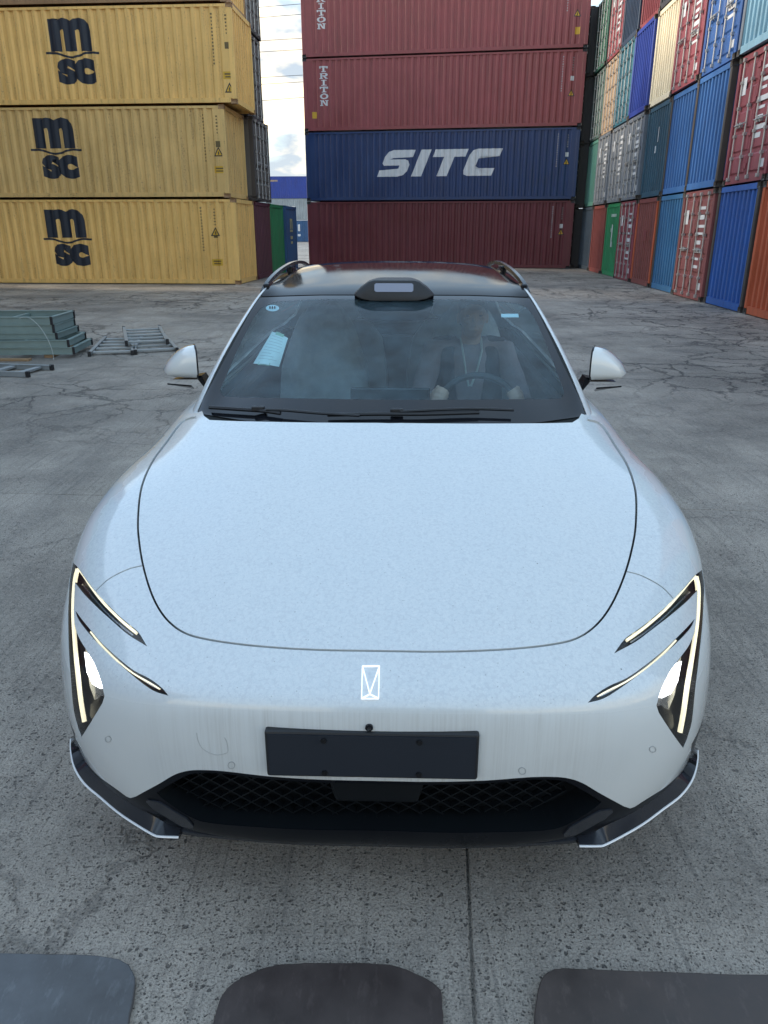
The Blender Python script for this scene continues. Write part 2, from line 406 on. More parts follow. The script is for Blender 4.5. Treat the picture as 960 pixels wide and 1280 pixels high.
def codes(e, x, H, ink, tri=True, ylab=True, tri_z=None, lab_z=None, seed=0):
    """columns of small marks, warning triangle and yellow label by the right-hand corner post"""
    rn = random.Random(seed)
    P = []
    z = H - .28
    for i in range(15):
        P.append(rect(x - .42, z, .03 + rn.random()*.025, .045)); z -= .09
    z = H - .32
    for i in range(6):
        P.append(rect(x, z, .03 + rn.random()*.03, .042)); z -= .09
    tag(decal('code_marks', polys_bm(P), M_DIMINK if ink is M_WHITEINK else ink, e), kind='stuff')
    decal('data_plate', polys_bm([rect(x, H-1.02 - .06, .14, .17)]), M_OLIVEINK if ink is not M_WHITEINK else M_WHITEINK, e)
    tz = tri_z if tri_z is not None else H - 1.38
    if tri:
        t = decal('warning_triangle', polys_bm([[(x-.15, tz-.12), (x+.15, tz-.12), (x, tz+.15)]]), M_NAVYINK, e, off=.003)
        decal('triangle_face', polys_bm([[(x-.10, tz-.09), (x+.10, tz-.09), (x, tz+.09)]]), M_YELLOWINK, t, off=.006)
        decal('triangle_bolt', polys_bm([rect(x, tz-.03, .03, .09)]), M_NAVYINK, t, off=.009)
    if ylab:
        lz = lab_z if lab_z is not None else tz + .33
        t = decal('yellow_label', polys_bm([rect(x, lz, .34, .2)]), M_YELLOWINK, e)
        decal('label_lines', polys_bm([rect(x, lz+.035, .25, .04), rect(x, lz-.04, .22, .035)]), M_OLIVEINK, t, off=.006)
def msc_logo(e, cx, H):
    """bold m over a wavy line over sc"""
    bms = [place(text_polys('m', .06), cx-.64, H*.5+.13, 1.28, .86)]
    bms.append(place(text_polys('sc', .075), cx-.50, H*.5-.74, 1.16, .69))
    n = 24; up = []; dn = []
    for i in range(n+1):
        x = -.80 + 1.62*i/n; z = .055*math.sin((x+.80)/1.62*2*math.pi*1.5 + math.pi*.05) + (.05*((abs(x)/.8)**6))
        up.append((cx+x, H*.5+.035+z+.028)); dn.append((cx+x, H*.5+.035+z-.032))
    bms.append(polys_bm([[up[i], dn[i], dn[i+1], up[i+1]] for i in range(n)]))
    decal('company_lettering', join_bm(bms), M_NAVYINK, e)
# paints
P_TAN = paint('tan_container_paint', (.84, .515, .155), .85, .12, .5, 1.0)
P_TAN2 = paint('tan_container_paint_dull', (.69, .445, .155), 1.0, .16, .55, 4.0)
P_TANFR = paint('tan_frame_paint', (.30, .17, .075), .6, .15, .5, 2.0)
P_RED = paint('oxide_red_paint', (.265, .055, .058), .35, .14, .45, 3.0)
P_RED2 = paint('deep_wine_paint', (.115, .014, .022), .3, .14, .45, 6.0)
P_NAVY = paint('navy_paint', (.008, .034, .12), .25, .12, .42, 5.0)
P_FRAME = paint('grimy_frame_paint', (.055, .045, .04), .8, .2, .6, 9.0)
HS, HH = 2.591, 2.896
# ---- left: tan stack (long sides face us, right ends visible)
def yard_pt(o, along, back, ang):
    return (o[0] + along*math.cos(ang) - back*math.sin(ang), o[1] + along*math.sin(ang) + back*math.cos(ang))
MA = R(-4.05); MO = (-4.646, 25.531)
def face_hit(u, v, o, ang):
    """photo pixel -> (distance along the wall line from its near corner, height)"""
    d = ray(u, v); n = Vector((-math.sin(ang), math.cos(ang), 0)); O = Vector((o[0], o[1], 0)); C = Vector((0, 0, HC))
    p = C + d * ((O - C).dot(n) / d.dot(n)); q = p - O
    return q.x*math.cos(ang) + q.y*math.sin(ang), p.z
GT = 'tan containers stacked at the left'
tan_specs = [  # level, shift along the stack, paint, label, logo px, code px x, triangle y, label y
 (0, 0.0, P_TAN, 'lowest tan container of the left stack, standing on the concrete', (84, 300), 269, 290, 328),
 (1, -.17, P_TAN2, 'duller tan container, second from the ground in its stack', (69, 184), 273, 190, 212),
 (2, .24, P_TAN, 'tan container third from the ground, jutting past the tan container below it', (91, 78), 287, 110, 94),
 (3, .10, P_TAN, 'topmost tan container of the left stack, cut off by the picture edge', None, None, 0, 0)]
for k, dx, pm, lab, lg, cxp, ty, ly in tan_specs:
    x, y = yard_pt(MO, -CL/2 + dx, CW/2, MA); z0 = k*(HS+.018)
    e = container(lab, x, y, z0, MA, HS, pm, 'door', 'wall', GT, P_TANFR if k == 3 else pm, castm=P_TANFR)
    if lg:
        a, h = face_hit(*lg, MO, MA); msc_logo(e, a + CL/2 - dx, HS)
        a, h = face_hit(cxp, ty, MO, MA); l = face_hit(cxp, ly, MO, MA)[1]
        codes(e, a + CL/2 - dx, HS, M_OLIVEINK, tri_z=h - z0, lab_z=l - z0, seed=k)
# behind the tan stack: door ends and plain ends facing the gap
P_GREYBR = paint('grey_brown_paint', (.115, .10, .085), .7, .2, .6, 11.0)
P_MAROON = paint('maroon_paint', (.10, .022, .035), .4, .16, .5, 12.0)
P_GREEN = paint('mid_green_paint', (.012, .19, .062), .3, .12, .45, 13.0)
P_BLUE = paint('bright_blue_paint', (.012, .085, .30), .3, .12, .42, 14.0)
P_MIDBLUE = paint('mid_blue_paint', (.018, .085, .21), .35, .14, .45, 15.0)
for k, lv, dx, pm, lab, end in (
    (1, 0, .02, P_MAROON, 'plain maroon container end behind the lowest tan container', 'wall'),
    (1, 1, .10, P_GREYBR, 'grey brown container with door bars behind the dull tan container', 'door'),
    (1, 2, -.05, P_GREYBR, 'grey brown container with door bars behind the third tan container', 'door'),
    (1, 3, .0, P_GREYBR, 'grey brown container with door bars behind the topmost tan container', 'door'),
    (2, 0, .02, P_GREEN, 'green container end in the gap beside the maroon one', 'wall'),
    (3, 0, .1, P_MIDBLUE, 'blue container with a pale emblem behind the green container', 'wall')):
    x, y = yard_pt(MO, -CL/2 + dx, CW/2 + k*2.54, MA)
    e = container(lab, x, y, lv*(HS+.018), MA, HS, pm, 'wall', end, 'containers behind the tan stack', P_FRAME if end == 'door' else pm)
    if k == 3:
        b = MB(); X = CL/2 - .02
        for (yy, zz, w, h) in ((0, 2.05, .5, .1), (-.18, 1.85, .16, .3), (.18, 1.85, .16, .3), (0, 1.62, .6, .09), (0, 1.35, .5, .12), (0, 1.15, .4, .1)):
            b.box(X, yy-w/2, zz-h/2, X+.004, yy+w/2, zz+h/2)
        b.obj('pale_emblem', flat('pale_emblem_paint', (.45, .42, .22), .5), e)
# ---- middle: dark red stack with one navy container
RA = R(-9.5); RO = (8.432, 36.07)
GR = 'containers of the dark red and navy stack'
red_specs = [(0, P_RED2, 'deep wine red container at the foot of the stack with the navy container'),
             (1, P_NAVY, 'navy blue container with large slanted white SITC lettering'),
             (2, P_RED, 'dark red container with white TRITON lettering resting on the navy container'),
             (3, P_RED, 'topmost dark red container with white TRITON lettering, cut by the picture edge')]
def sitc_polys():
    """four slanted letters as plain polygons in a 0..4.34 x 0..1 box"""
    t = .30; L = []
    def S(x):
        return [[(x,0),(x+.74,0),(x+.92,.06),(x+1.0,.2),(x+1.0,t),(x+.66,t),(x,t*.8)],
                [(x+.66,t),(x+1.0,t),(x+1.0,.45),(x+.9,.6),(x+.78,.65),(x+.66,.42)],
                [(x+.1,.42),(x+.66,.42),(x+.78,.65),(x+.22,.65),(x+.1,.60),(x+.02,.5)],
                [(x+.02,.5),(x+.1,.60),(x+.36,.72),(x+.36,1-t),(x+.02,.74)],
                [(x+.02,.74),(x+.36,1-t),(x+1.02,1-t*.9),(x+1.02,1),(x+.26,1),(x+.1,.94)]]
    L += S(0)
    L += [[(1.22,0),(1.58,0),(1.58,1),(1.22,1)]]
    L += [[(1.72,.72),(2.12,.72),(2.48,.72),(2.86,.72),(2.86,1),(1.72,1)], [(2.12,0),(2.48,0),(2.48,.72),(2.12,.72)]]
    x = 2.98
    L += [[(x+.2,0),(x+1.05,0),(x+1.05,.28),(x+.42,.28),(x+.36,.36),(x,.22),(x+.06,.06)],
          [(x,.22),(x+.36,.36),(x+.36,.64),(x,.78)],
          [(x,.78),(x+.36,.64),(x+.42,.72),(x+1.05,.72),(x+1.05,1),(x+.2,1),(x+.06,.94)]]
    return L
def slab_letter(ch):
    """slab serif capitals in a 1 x 1 box"""
    s = .24
    if ch == 'T': return [[(.0,.62),(.14,.62),(.14,.82),(.86,.82),(.86,.62),(1,.62),(1,1),(0,1)], [(.38,.14),(.62,.14),(.62,.82),(.38,.82)], rect(.5,.07,.56,.14)]
    if ch == 'I': return [rect(.5,.93,.64,.14), rect(.5,.5,s,.72), rect(.5,.07,.64,.14)]
    if ch == 'O': return [[(.5+.5*math.cos(a), .5+.5*math.sin(a)), (.5+.5*math.cos(b), .5+.5*math.sin(b)), (.5+.27*math.cos(b), .5+.32*math.sin(b)), (.5+.27*math.cos(a), .5+.32*math.sin(a))]
                          for a, b in [(2*math.pi*i/20, 2*math.pi*(i+1)/20) for i in range(20)]]
    if ch == 'N': return [rect(.19,.07,.38,.14), rect(.19,.5,.17,.72), rect(.19-.04,.93,.3,.14), rect(.81,.93,.38,.14), rect(.81,.43,.17,.86),
                          [(.3,.86),(.3,1),(.42,1),(.72,.3),(.72,.05),(.66,.05),(.28,.8)]]
    if ch == 'R': return [rect(.2,.07,.4,.14), rect(.2,.5,.22,.72), [(.05,.86),(.7,.86),(.88,.95),(.75,1),(.05,1)], [(.7,.86),(.72,.62),(.95,.58),(.98,.78),(.88,.95)],
                          [(.31,.44),(.8,.44),(.95,.58),(.72,.62),(.66,.57),(.31,.57)], [(.45,.44),(.68,.44),(.86,.14),(1,.14),(1,0),(.72,0)]]
    return []
for k, pm, lab in red_specs:
    x, y = yard_pt(RO, -CL/2, CW/2, RA); z0 = k*(HH+.014)
    e = container(lab, x, y, z0, RA, HH, pm, 'wall', 'door', GR, pm, castm=M_DARKSTEEL)
    u = {0: 701, 1: 708, 2: 714, 3: 722}[k]
    a, h = face_hit(u, {0: 290, 1: 202, 2: 116, 3: 16}[k], RO, RA)
    codes(e, a + CL/2, HH, M_WHITEINK, tri_z=h - z0, ylab=False, seed=20+k)
    if k == 1:
        (a0, h0), (a1, h1) = face_hit(471, 221, RO, RA), face_hit(614, 219, RO, RA)
        hh = face_hit(540, 187, RO, RA)[1] - face_hit(540, 220.5, RO, RA)[1]; w = a1 - a0; sx = w/4.03
        bm = polys_bm([[(a0 + CL/2 + q[0]*sx + .42*q[1]*hh, h0 - z0 + q[1]*hh) for q in p] for p in sitc_polys()])
        decal('company_lettering', bm, M_WHITEINK, e)
    if k in (2, 3):
        P = []
        a0, h0 = face_hit(404 if k == 2 else 400.5, 82 if k == 2 else -14, RO, RA); a1, h1 = face_hit(404 if k == 2 else 400.5, 133 if k == 2 else 37, RO, RA)
        st = (h0 - h1)/6
        for i, ch in enumerate('TRITON'):
            zb = h0 - z0 - (i+1)*st + st*.1
            for p in slab_letter(ch): P.append([(a0 + CL/2 - .19 + q[0]*.38, zb + q[1]*st*.84) for q in p])
        decal('company_lettering', polys_bm(P), M_WHITEINK, e)
        lx, lh = face_hit(393, 144, RO, RA) if k == 2 else face_hit(722, 38, RO, RA)
        decal('yellow_label', polys_bm([rect(lx + CL/2, lh - z0, .2, .26)]), M_YELLOWINK, e)
# ---- right: long wall of container ends
WA = R(-3.92); WO = (8.998, 36.891); WP = 2.544
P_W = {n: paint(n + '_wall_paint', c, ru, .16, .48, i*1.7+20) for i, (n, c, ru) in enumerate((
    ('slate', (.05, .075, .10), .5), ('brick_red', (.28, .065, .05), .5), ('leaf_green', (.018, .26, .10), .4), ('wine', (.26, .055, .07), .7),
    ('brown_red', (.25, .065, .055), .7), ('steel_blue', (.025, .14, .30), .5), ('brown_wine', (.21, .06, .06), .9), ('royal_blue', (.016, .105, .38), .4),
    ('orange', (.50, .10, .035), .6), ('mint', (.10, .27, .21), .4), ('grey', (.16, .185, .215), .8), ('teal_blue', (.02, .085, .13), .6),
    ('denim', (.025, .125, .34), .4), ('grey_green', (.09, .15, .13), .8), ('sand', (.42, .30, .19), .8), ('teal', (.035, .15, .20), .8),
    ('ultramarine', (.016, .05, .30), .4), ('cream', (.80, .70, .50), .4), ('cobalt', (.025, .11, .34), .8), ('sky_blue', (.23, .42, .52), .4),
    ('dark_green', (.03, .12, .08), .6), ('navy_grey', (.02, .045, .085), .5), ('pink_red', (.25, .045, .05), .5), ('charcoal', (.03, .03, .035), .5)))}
P_DK = paint('dark_post_paint', (.05, .042, .036), .8, .25, .6, 33.0)
wall = [  # column from the far end, row, paint, end kind, label
 (-1, 0, 'charcoal', 'wall', 'container end darkened for the shaded slot beside the wine red container'),
 (-1, 1, 'charcoal', 'wall', 'container end darkened for the shaded slot beside the navy container'),
 (-1, 2, 'charcoal', 'wall', 'container end darkened for the shaded slot beside the middle red container'),
 (-1, 3, 'charcoal', 'wall', 'container end darkened for the shaded slot beside the topmost red container'),
 (0, 0, 'slate', 'wall', 'slate grey container end on the ground under the mint one'),
 (1, 0, 'brick_red', 'wall', 'brick red container end on the ground left of the green one'),
 (2, 0, 'leaf_green', 'wall', 'bright green container end with white emblem on the ground'),
 (3, 0, 'wine', 'door', 'wine red container doors on the ground right of the bright green end'),
 (4, 0, 'brown_red', 'wall', 'brown red plain container end on the ground with orange post'),
 (5, 0, 'steel_blue', 'wall', 'steel blue ribbed container end on the ground left of wine doors with white codes'),
 (6, 0, 'brown_wine', 'door', 'brownish wine container doors with white codes between two blue ribbed ends'),
 (7, 0, 'royal_blue', 'wall', 'vivid royal blue ribbed container end on the ground beside the orange one'),
 (8, 0, 'orange', 'wall', 'orange ribbed container end on the ground at the near end of the wall'),
 (0, 1, 'mint', 'wall', 'mint green container end above the slate grey one'),
 (1, 1, 'grey', 'door', 'grey container doors in the second row beside the mint end'),
 (2, 1, 'grey', 'door', 'grey container doors in the second row above the bright green end'),
 (3, 1, 'grey', 'door', 'grey container doors in the second row beside the teal blue end'),
 (4, 1, 'teal_blue', 'wall', 'dark teal blue container end with white mark above the brown red one'),
 (5, 1, 'denim', 'wall', 'denim blue ribbed end in the second row above the steel blue one'),
 (6, 1, 'denim', 'wall', 'denim blue ribbed end in the second row above the brownish wine doors'),
 (7, 1, 'wine', 'door', 'wine red container doors with white codes above the royal blue end'),
 (8, 1, 'wine', 'wall', 'wine red container end above the orange one, cut by the picture edge'),
 (0, 2, 'grey_green', 'door', 'grey green container doors in the third row above the mint end'),
 (1, 2, 'sand', 'door', 'sand coloured container doors in the third row'),
 (2, 2, 'teal', 'door', 'teal container doors in the third row beside the ultramarine end'),
 (3, 2, 'ultramarine', 'wall', 'smooth ultramarine container end beside the cream one'),
 (4, 2, 'cream', 'wall', 'pale cream container end in the third row'),
 (5, 2, 'wine', 'door', 'wine red container doors in the third row beside the cream end'),
 (6, 2, 'cobalt', 'door', 'cobalt blue container doors in the third row'),
 (7, 2, 'sky_blue', 'wall', 'light sky blue ribbed end in the third row'),
 (0, 3, 'dark_green', 'door', 'dark green container doors in the fourth row'),
 (1, 3, 'wine', 'door', 'wine red container doors in the fourth row beside the dark green ones'),
 (2, 3, 'navy_grey', 'wall', 'dark navy container end in the fourth row'),
 (3, 3, 'pink_red', 'wall', 'pinkish red container end in the fourth row above the ultramarine one'),
 (4, 3, 'charcoal', 'wall', 'charcoal container end in the fourth row above the cream one')]
ENDPTS = [(-CW/2+.05, 0)] + corr(-CW/2+.14, CW/2-.14, .25, .10, .38) + [(CW/2-.05, 0)]
rw = random.Random(11)
for c, r, pn, kind, lab in wall:
    ax = (c + .5) * WP
    jx = rw.uniform(-.06, .06) if c >= 0 else -.34  # far column pulled out and coloured charcoal to stand for the slot's shade
    px = WO[0] + ax*math.sin(WA) + (CL/2 + jx)*math.cos(WA); py = WO[1] - ax*math.cos(WA) + (CL/2 + jx)*math.sin(WA)
    fr = P_DK if (kind == 'wall' and pn in ('denim', 'steel_blue', 'royal_blue')) else P_W[pn]
    if pn == 'sky_blue': fr = P_W['grey']
    if pn == 'brown_red': fr = P_W['orange']
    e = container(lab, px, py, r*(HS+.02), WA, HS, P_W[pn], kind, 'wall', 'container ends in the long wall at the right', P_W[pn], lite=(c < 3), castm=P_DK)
    if fr is not P_W[pn]:
        for ch in e.children:
            if ch.name.startswith('corner_post'): ch.material_slots[0].material = fr
    if kind == 'door':          # white stencilled codes on the right leaf and a white plate on the left one
        rn = random.Random(c*10+r); P = []
        if pn in ('wine', 'brown_wine', 'grey', 'cobalt'):
            z = HS - .42
            for i in range(8):
                P.append((.35 + rn.uniform(0, .15), z, .30 + rn.random()*.32, .055 + .06*rn.random())); z -= .13 + .1*rn.random()
            P.append((-.75, HS-.62, .22, .34)); P.append((.9, .35, .16, .16))
        b = MB()
        for (yy, zz, w, h) in P:
            X = -CL/2 + .022
            b.box(X, -yy-w/2, zz-h/2, X+.004, -yy+w/2, zz+h/2)
        if P: tag(b.obj('stencilled_codes', M_WHITEINK, e), kind='stuff')
    if pn == 'leaf_green':
        P = [rect(0, HS-.42, .9, .10)] + [[(-.1+.16*math.cos(a)*(1+.3*math.sin(3*a)), 1.55+.32*math.sin(a)) for a in [2*math.pi*i/14 for i in range(14)]], rect(.02, 1.15, .3, .2)]
        decal('white_emblem', polys_bm(P), M_WHITEINK, e, end=True, pts=ENDPTS)
    if pn == 'teal_blue':
        decal('white_mark', polys_bm([rect(.1, 1.75, .16, .42), rect(.0, 1.35, .2, .2)]), M_WHITEINK, e, end=True, pts=ENDPTS)
    if pn == 'brown_red':
        decal('faded_mark', polys_bm([rect(.05, 1.5, .3, .3), rect(.05, 1.2, .2, .14)]), P_W['pink_red'], e, end=True, pts=ENDPTS)
# ---- far stack seen through the gap
FA = R(-4)
for k, pm, lab in ((0, P_MIDBLUE, 'blue container at the foot of the distant stack'), (1, paint('pale_grey_paint', (.30, .34, .36), .4, .15, .5, 41.0), 'pale grey container with white lettering in the distant stack'),
                   (2, P_W['ultramarine'], 'dark blue container on top of the distant stack')):
    e = container(lab, -13.0, 117.0, k*HH - .009, FA, HH, pm, group='containers of the distant stack')
    if k == 1: decal('company_lettering', place(text_polys('ANG', .03), -1.9, .9, 2.4, 1.0), M_WHITEINK, e)
    if k == 0:
        decal('white_marks', polys_bm([rect(.9, 1.9, .3, .9), rect(.9, .9, .4, .3)]), M_WHITEINK, e)
    if k == 2: decal('pale_label', polys_bm([rect(-2.6, 2.3, 1.4, .2)]), P_W['sand'], e)
# a second distant stack closes the view to the left of it
for k, pm, lab in ((0, P_W['steel_blue'], 'steel blue container beside the distant stack'), (1, P_NAVY, 'navy container beside the distant stack')):
    container(lab, -25.6, 117.9, k*HH - .009, FA, HH, pm, group='containers of the distant stack')
# ---- overhead wires across the gap
M_WIRE = flat('dull_wire', (.10, .10, .11), .6)
for i, (v0, v1) in enumerate(((9, 5), (22, 18), (51, 48), (65, 62), (97, 94), (105.5, 102.5), (126, 122))):
    D = 75.0; pts = []
    for u in np.linspace(200, 520, 17):
        v = v0 + (v1 - v0)*(u - 325)/50 + 3.0*((u - 350)/200)**2
        d = ray(u, v); pts.append(Vector((0, 0, HC)) + d * (D / d.y))
    MBo = MB().tube(pts, .022, 5).obj('overhead_wire', M_WIRE)
    tag(MBo, 'thin overhead power wire crossing the sky between the container stacks', 'wire', 'overhead wires')
# ---------------------------------------------------------------- unseen stacks: wall and left side go on, some are added only for shade
def around():
    G_ = 'containers standing round the camera outside the picture'
    pal = ['brown_wine', 'steel_blue', 'grey', 'wine', 'denim', 'brick_red', 'teal', 'slate']
    k = 0
    for c in range(9, 13):
        for r in range(3):
            ax = (c + .5)*WP; px = WO[0] + ax*math.sin(WA) + CL/2*math.cos(WA); py = WO[1] - ax*math.cos(WA) + CL/2*math.sin(WA)
            container('%s container end %s the ground in the near part of the long wall' % (pal[k % 8].replace('_', ' '), ('on', 'one above', 'two above')[r]), px, py, r*(HS+.02), WA, HS, P_W[pal[k % 8]], 'door' if (c+r) % 2 else 'wall', 'wall', G_, lite=True); k += 3
    for j in range(3):
        for r in range(5 if j == 2 else 4):  # last stack and the upper tiers are added to hold back low sun
            x, y = ((-13.2, -1.5), (-12.6, 10.8), (-16.2, 18.6))[j]
            container('%s container broadside %s, %s the ground' % (pal[k % 8].replace('_', ' '), ('behind the photographer', 'opposite the car', 'added before the tan stack to shade the wall')[j], ('on', 'one above', 'two above', 'three above', 'four above')[r]), x, y, r*(HS+.02), R(86), HS, P_W[pal[k % 8]], 'wall', 'door', G_, lite=True); k += 3
    for j in range(3):  # unseen rows added to keep low sun off the lower wall
        for r in range(5):
            x, y = yard_pt(MO, -CL*1.5 - .4, CW/2 + (j + 2)*2.54, MA)
            container('%s container added behind the tan stack to block the sun, row %s, %s the ground' % (pal[k % 8].replace('_', ' '), 'abc'[j], ('on', 'one above', 'two above', 'three above', 'four above')[r]), x, y, r*(HS+.018), MA, HS, P_W[pal[k % 8]], 'wall', 'wall', G_, lite=True); k += 3
    container('added slate container end behind the camera, shading the middle of the bumper', .5, -2.9 - CL/2, 0, R(-88), HS, P_W['slate'], 'door', 'wall', G_, lite=True)  # unseen stand-in, added to keep low sky off the bumper's centre
around()
# ---------------------------------------------------------------- the car: two smooth parametric skins cut into panels
CARX, CARY, CARYAW = -0.019, 1.43, R(1.66)
NET_B = [
 [(0,.10,.20),(.28,.10,.20),(.5,.13,.205),(.66,.19,.21),(.78,.28,.215),(.855,.37,.22),(.905,.44,.225),(.93,.49,.23),(.94,.52,.235),(.945,.55,.24)],
 [(0,.045,.245),(.28,.05,.245),(.5,.085,.25),(.66,.15,.255),(.775,.235,.26),(.85,.325,.265),(.905,.415,.27),(.935,.485,.275),(.948,.53,.277),(.954,.57,.28)],
 [(0,.02,.36),(.28,.027,.36),(.5,.065,.36),(.66,.125,.365),(.775,.205,.37),(.852,.295,.375),(.91,.395,.38),(.943,.48,.38),(.956,.55,.375),(.961,.61,.34)],
 [(0,0,.50),(.28,.008,.50),(.5,.05,.495),(.66,.115,.49),(.78,.205,.485),(.859,.303,.485),(.921,.42,.485),(.956,.53,.48),(.968,.62,.45),(.972,.70,.37)],
 [(0,-.005,.61),(.28,.008,.605),(.5,.05,.595),(.66,.12,.587),(.787,.225,.582),(.868,.338,.58),(.931,.468,.575),(.966,.6,.555),(.977,.7,.5),(.98,.8,.38)],
 [(0,.004,.674),(.28,.017,.667),(.5,.067,.655),(.66,.148,.648),(.787,.272,.645),(.876,.402,.65),(.941,.54,.645),(.975,.685,.61),(.983,.79,.53),(.985,.9,.38)],
 [(0,.048,.706),(.28,.062,.699),(.5,.115,.688),(.66,.205,.684),(.789,.345,.69),(.882,.485,.70),(.952,.625,.695),(.985,.755,.648),(.993,.87,.55),(.988,1.0,.38)],
 [(0,.18,.752),(.28,.195,.748),(.5,.245,.743),(.66,.325,.738),(.79,.435,.744),(.889,.565,.752),(.964,.705,.743),(.992,.835,.685),(.996,.95,.57),(.99,1.08,.38)],
 [(0,.42,.82),(.28,.43,.82),(.47,.462,.821),(.66,.53,.805),(.79,.61,.81),(.89,.715,.814),(.967,.83,.797),(.993,.945,.73),(.997,1.05,.59),(.991,1.15,.38)],
 [(0,.72,.89),(.28,.725,.89),(.455,.737,.893),(.655,.775,.868),(.787,.825,.864),(.887,.89,.857),(.964,.97,.83),(.992,1.05,.758),(.996,1.13,.61),(.992,1.22,.38)],
 [(0,1.05,.957),(.28,1.05,.955),(.45,1.057,.957),(.65,1.075,.932),(.78,1.1,.912),(.882,1.13,.892),(.956,1.17,.86),(.986,1.22,.785),(.994,1.28,.63),(.99,1.33,.36)],
 [(0,1.38,1.013),(.28,1.38,1.011),(.46,1.384,1.010),(.65,1.395,.99),(.775,1.41,.965),(.87,1.42,.925),(.942,1.44,.875),(.976,1.46,.795),(.988,1.5,.64),(.975,1.5,.26)],
]
def row(y, zi, zb, w, zsh, zend=.25, dy=0):
    # y const body-side row: inner deck z, belt z, half width
    return [(0,y,zi),(.28*w/.985,y,zi),(.5*w/.985,y,zi-.005),(.65*w/.985,y,zi-.02),(.785*w/.985,y,zb+.01),(w-.11,y,zb-.03),(w-.043,y,zsh),(w-.010,y,zsh-.085),(w,y,zsh-.25),(w-.02,y,zend)]
NET_B += [
 row(1.75,1.06,1.0,.985,.89), row(2.2,1.06,1.0,.98,.90), row(2.8,1.06,1.0,.978,.905), row(3.3,1.06,1.01,.982,.915),
 row(3.75,1.06,1.03,.99,.935), row(4.15,1.07,1.04,.985,.945), row(4.45,1.07,1.03,.965,.945), row(4.62,1.06,1.01,.94,.93),
 [(0,4.74,1.03),(.27,4.735,1.03),(.48,4.72,1.025),(.62,4.70,1.01),(.73,4.67,.99),(.80,4.63,.96),(.86,4.6,.91),(.905,4.56,.84),(.93,4.53,.68),(.92,4.45,.27)],
 [(0,4.80,.93),(.27,4.795,.93),(.48,4.775,.925),(.62,4.745,.915),(.73,4.71,.9),(.80,4.67,.87),(.855,4.63,.82),(.895,4.59,.75),(.92,4.56,.6),(.915,4.5,.27)],
 [(0,4.79,.70),(.27,4.785,.70),(.48,4.765,.70),(.62,4.735,.69),(.73,4.70,.68),(.80,4.66,.66),(.85,4.62,.63),(.89,4.59,.58),(.912,4.56,.48),(.91,4.52,.26)],
 [(0,4.81,.48),(.27,4.805,.48),(.48,4.785,.48),(.62,4.75,.475),(.72,4.71,.47),(.79,4.665,.46),(.84,4.625,.44),(.88,4.59,.41),(.9,4.565,.36),(.905,4.54,.25)],
 [(0,4.72,.26),(.27,4.715,.26),(.48,4.70,.26),(.62,4.67,.26),(.72,4.64,.26),(.79,4.61,.255),(.84,4.585,.255),(.87,4.565,.25),(.89,4.55,.245),(.9,4.545,.24)],
]
# greenhouse: columns centre -> belt ; rows windscreen base -> tail
NET_G = [
 [(0,1.33,.955),(.3,1.345,.955),(.54,1.40,.957),(.70,1.475,.965),(.785,1.545,.985),(.825,1.60,.965),(.85,1.66,.94),(.87,1.70,.91)],
 [(0,1.60,1.09),(.29,1.615,1.09),(.52,1.665,1.09),(.67,1.74,1.09),(.745,1.80,1.135),(.785,1.86,1.105),(.825,1.90,1.02),(.86,1.93,.93)],
 [(0,1.95,1.248),(.275,1.965,1.246),(.49,2.01,1.24),(.63,2.07,1.232),(.70,2.12,1.272),(.742,2.17,1.235),(.80,2.2,1.09),(.86,2.22,.94)],
 [(0,2.30,1.383),(.26,2.31,1.381),(.46,2.34,1.375),(.59,2.38,1.368),(.648,2.42,1.392),(.69,2.46,1.352),(.77,2.48,1.15),(.86,2.5,.945)],
 [(0,2.62,1.44),(.255,2.625,1.438),(.45,2.64,1.43),(.575,2.655,1.42),(.628,2.67,1.42),(.672,2.69,1.385),(.765,2.7,1.17),(.86,2.72,.95)],
 [(0,2.98,1.487),(.255,2.98,1.484),(.45,2.98,1.474),(.565,2.98,1.46),(.618,2.98,1.448),(.662,2.98,1.41),(.762,2.98,1.185),(.86,2.98,.955)],
 [(0,3.32,1.503),(.255,3.32,1.5),(.45,3.32,1.488),(.56,3.32,1.472),(.612,3.32,1.455),(.655,3.32,1.415),(.76,3.32,1.19),(.86,3.32,.96)],
 [(0,3.7,1.478),(.25,3.7,1.475),(.44,3.7,1.462),(.55,3.7,1.446),(.602,3.7,1.43),(.645,3.7,1.39),(.755,3.7,1.18),(.86,3.7,.98)],
 [(0,4.08,1.395),(.24,4.08,1.392),(.42,4.08,1.38),(.53,4.07,1.362),(.58,4.06,1.345),(.625,4.05,1.305),(.74,4.04,1.14),(.855,4.03,.99)],
 [(0,4.42,1.25),(.24,4.42,1.247),(.42,4.40,1.235),(.52,4.38,1.22),(.57,4.36,1.205),(.62,4.34,1.17),(.73,4.3,1.08),(.84,4.28,1.0)],
 [(0,4.72,1.04),(.24,4.715,1.04),(.43,4.69,1.03),(.54,4.66,1.02),(.6,4.63,1.01),(.66,4.6,1.0),(.75,4.55,.985),(.83,4.5,.97)],
]
def full(net):
    a=np.array(net,float); m=a[:,:0:-1].copy(); m[:,:,0]*=-1
    return np.concatenate([m,a],1)
def pad(a):
    a=np.concatenate([2*a[:1]-a[1:2],a,2*a[-1:]-a[-2:-1]],0)
    return np.concatenate([2*a[:,:1]-a[:,1:2],a,2*a[:,-1:]-a[:,-2:-1]],1)
def wts(f): return np.stack([(1-f)**3,3*f**3-6*f*f+4,-3*f**3+3*f*f+3*f+1,f**3],-1)/6
